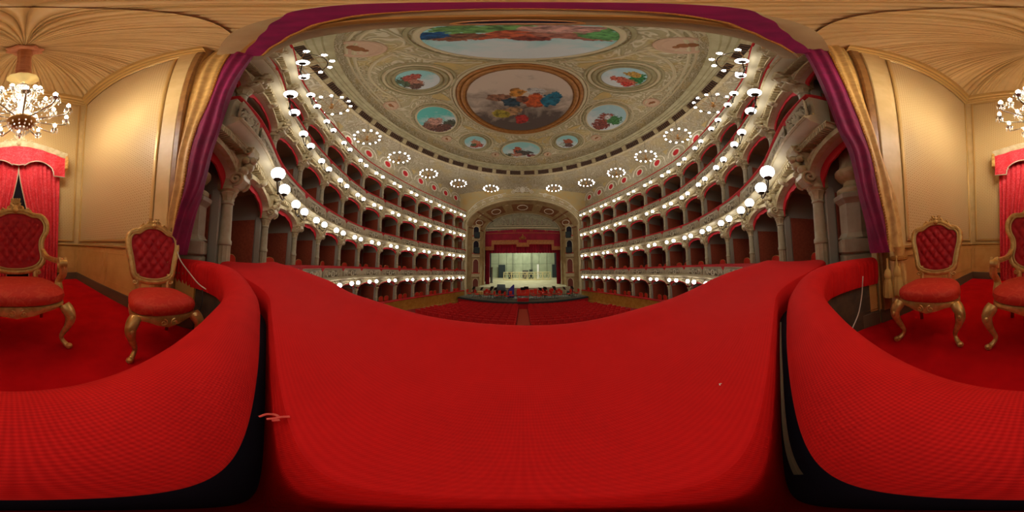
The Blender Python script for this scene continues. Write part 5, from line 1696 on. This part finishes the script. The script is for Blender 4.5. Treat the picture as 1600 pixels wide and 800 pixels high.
    for j in range(R):
        for i in range(npt):
            q = (i + 1) % npt
            fs.append((j * npt + i, j * npt + q, j * npt + npt + q, j * npt + npt + i))
    make('tufted_pad', MB().add(vs, fs), M['chair_tuft'], t, sharp=180)
    vs = [bp(x * .95, cxz[1] + (z - cxz[1]) * .95, -.02) for x, z in ol]
    make('back_cloth', MB().add(vs, [tuple(range(npt))]), M['chair_tuft'], t)
    cr = MB()
    top = hi
    q = 1.25 if arms else 1.0
    for s in (-1, 1):
        cr.tube([bp(p[0], top + p[2], .01) for p in spiral(s * .055 * q, .03 * q, .045 * q, 1.5, PI / 2, 0, s, 20)], .015 * q, 6)
        cr.tube([bp(p[0], top - .03 + p[2], .01) for p in spiral(s * .145 * q, .012 * q, .04 * q, 1.4, PI / 2, 0, s, 20)], .013 * q, 6)
        cr.tube([bp(s * .02, top + .04, .02), bp(s * .05 * q, top + .09 * q, .02), bp(s * .015, top + .085 * q, .02)], [.012, .018, .008], 6)
        cr.tube([bp(s * .2 * q, top - .05, .01), bp(s * .25 * q, top - .075, .015), bp(s * .285 * q, top - .1, .01)], [.012, .022, .012], 6)
    cr.ball(bp(0, top + .045, .02), .03 * q, 10, 6).ball(bp(0, top - .0, .03), .035 * q, 10, 6)
    if arms:
        for k in range(-2, 3):
            cr.tube([bp(k * .02, top + .08, .0), bp(k * .028, top + .17, .0)], [.016, .012], 6)
            cr.ball(bp(k * .028, top + .18, 0), .014, 8, 5)
        cr.tube([bp(-.06, top + .085, 0), bp(.06, top + .085, 0)], .016, 6)
        cr.tube([bp(-.065, top + .15, 0), bp(.065, top + .15, 0)], .012, 6)
    make('crest', cr, M['gold'], t)
    hb = min(z for x, z in ol)
    bw_ = wr * .32
    for s in (-1, 1):
        f = MB().tube([bp(s * (bw_ + .02), hb + .09), bp(s * bw_, hb + .0), (s * (bw_ + .01), yb + .01, seat_z + .02)], [.03, .032, .034], 8)
        f.tube([bp(p[0], hb + p[2], .02) for p in spiral(s * (bw_ + .045), .005, .035, 1.4, PI / 2, 0, s, 16)], .012, 6)
        make('back_support', f, M['gold'], t)
    if arms:
        for s in (-1, 1):
            ax = wf / 2 - .02
            pts = catmull([bp(s * .36, .28), (s * (ax - .06), yb + .06, back_z + .2), (s * ax, yb + .26, seat_z + .36), (s * (ax + .01), yb + .45, seat_z + .37), (s * ax, yb + .52, seat_z + .33)], 6)
            arm = make('armrest', MB().tube(pts, .034, 8), M['gold'], t)
            pts = catmull([(s * ax, yb + .5, seat_z + .36), (s * (ax + .02), yb + .47, seat_z + .24), (s * (ax + .0), yb + .38, seat_z + .14), (s * (ax - .01), yb + .44, seat_z + .02)], 6)
            make('arm_support', MB().tube(pts, [.034, .036, .04, .042, .044, .044, .042, .04, .04, .04, .04, .04, .042, .044, .046, .048, .05, .05, .05][:len(pts)], 8), M['gold'], arm)
            v = MB()
            for xx in (-.03, .03):
                v.tube([(s * ax + xx, yb + .5 + p[0], seat_z + .35 + p[2]) for p in spiral(0, 0, .055, 1.5, PI / 2, 0, 1, 18)], .015, 6)
            v.tube([(s * ax - .04, yb + .5, seat_z + .35), (s * ax + .04, yb + .5, seat_z + .35)], .045, 10)
            make('arm_scroll', v, M['gold'], arm)
    return t
half_c = [(0, .665), (.1, .65), (.2, .585), (.265, .575), (.31, .52), (.315, .42), (.285, .29), (.262, .18), (.235, .07), (.15, .02), (0, .0)]
gilt_chair('gilt_side_chair', 'gilded side chair with red tufted back standing beside the white cable', (-1.27, -.95, FZ), -.6, .66, .56, .56, .5, half_c, .69, False, 'gilt chairs of the royal box').scale = (.95, .95, .97)
gilt_chair('gilt_side_chair', 'gilded side chair with red tufted back standing beside the gold tassels', (1.08, -1.45, FZ), .41, .66, .56, .58, .5, half_c, .69, False, 'gilt chairs of the royal box')
half_a = [(0, .82), (.13, .81), (.25, .76), (.35, .75), (.42, .66), (.42, .54), (.36, .42), (.35, .3), (.37, .16), (.3, .06), (.15, .01), (0, .0)]
gilt_chair('gilt_armchair', 'gilded throne armchair with crown crest and red tufted back in front of the curtains', (-.06, -1.72, FZ), 0.0, .96, .8, .74, .5, half_a, .68, True, 'gilt chairs of the royal box')

# ---- crystal chandelier of the royal box
CHX, CHY = -.14, -2.5
ch = thing('crystal_chandelier', 'crystal chandelier with many small bulbs hanging from the pleated ceiling', 'chandelier', (CHX, CHY, 0))
b = MB().lathe([(.1, 6.34), (.2, 6.2), (.24, 6.16), (.26, 6.1), (.2, 6.06), (.12, 6.08), (.06, 6.05)], 32, flute=(8, .05, 6.05, 6.17))
make('rosette', b, M['sleeve'], ch)
b = MB().lathe([(.08, 6.08), (.105, 5.9), (.095, 5.4), (.1, 4.9), (.115, 4.4), (.1, 4.22), (.03, 4.2)], 30, flute=(9, .015, 4.3, 6.0))
make('cord_sleeve', b, M['sleeve'], ch)
b = MB().lathe([(.03, 4.2), (.05, 4.16), (.1, 4.1), (.19, 4.02), (.23, 3.97), (.22, 3.95), (.17, 3.92), (.1, 3.85), (.05, 3.76), (.02, 3.74)], 36, flute=(12, .02, 3.9, 4.05))
make('glass_dish', b, M['glass_dish'], ch)
b = MB().lathe([(.02, 3.8), (.03, 3.7), (.08, 3.62), (.1, 3.55), (.05, 3.48), (.04, 3.3), (.12, 3.15), (.14, 3.05), (.06, 2.95), (.05, 2.75), (.1, 2.65), (.16, 2.5), (.15, 2.4), (.07, 2.3), (.05, 2.22), (.06, 2.14), (.02, 2.08)], 18)
make('stem', b, M['crystal'], ch)
b = MB().lathe([(.1, 2.42), (.2, 2.36), (.22, 2.3), (.17, 2.22), (.1, 2.18), (.03, 2.16)], 20)
make('centre_bowl', b, M['gold_dark'], ch)
b = MB()
for k in range(6):
    a = 2 * PI * k / 6
ME_BULB = MB().lathe([(.002, .1), (.014, .075), (.026, .045), (.028, .03), (.018, .0), (.012, -.01)], 10).mesh('bulb'); ME_BULB.materials.append(M['bulb'])
def ch_arm(n_arm, r, z0, z1, off):
    pts = [(.08, 0, z0), (r * .35, 0, z0 - .1), (r * .75, 0, z0 - .1), (r * .97, 0, z1 - .1), (r, 0, z1)]
    b = MB().tube(catmull(pts, 5), .012, 6)
    b.lathe([(.01, z1 - .02), (.05, z1), (.06, z1 + .02), (.02, z1 + .02), (.016, z1 + .09), (.012, z1 + .095)], 10, r, 0)
    me = b.mesh('chandelier_arm'); me.materials.append(M['chrome_arm'])
    d = MB()
    for q in range(5):
        a = 2 * PI * q / 5
        d.lathe([(.001, -.1), (.014, -.06), (.004, -.025), (.008, -.01), (.002, .0)], 6, r + .05 * math.cos(a), .05 * math.sin(a), z1)
    med = d.mesh('crystal_drops'); med.materials.append(M['crystal'])
    for k in range(n_arm):
        a = 2 * PI * (k + off) / n_arm
        o = put('arm', me, None, ch, (0, 0, 0), a)
        put('bulb', ME_BULB, None, o, (r, 0, z1 + .1))
        dd = put('crystal_drops', med, None, o); dd['kind'] = 'stuff'
ch_arm(12, .66, 2.42, 2.46, .0)
ch_arm(8, .5, 2.62, 2.78, .3)
ch_arm(6, .34, 2.95, 3.06, .1)
# strings of crystals from the crown to the arms
b = MB()
for k in range(18):
    a = 2 * PI * k / 18
    for q in range(11):
        f = q / 10
        r = .06 + .32 * math.sin(f * PI * .5) * f + .02
        z = 3.62 - 1.15 * f - .05 * math.sin(PI * f)
        b.lathe([(.001, -.035), (.014, 0), (.001, .035)], 5, r * math.cos(a), r * math.sin(a), z)
for k in range(14):
    a = 2 * PI * k / 14
    for q in range(4):
        b.lathe([(.001, -.04), (.014, 0), (.001, .03)], 5, (.2 - .04 * q) * math.cos(a), (.2 - .04 * q) * math.sin(a), 2.2 - .06 * q)
o = make('crystal_strings', b, M['crystal'], ch); o['kind'] = 'stuff'
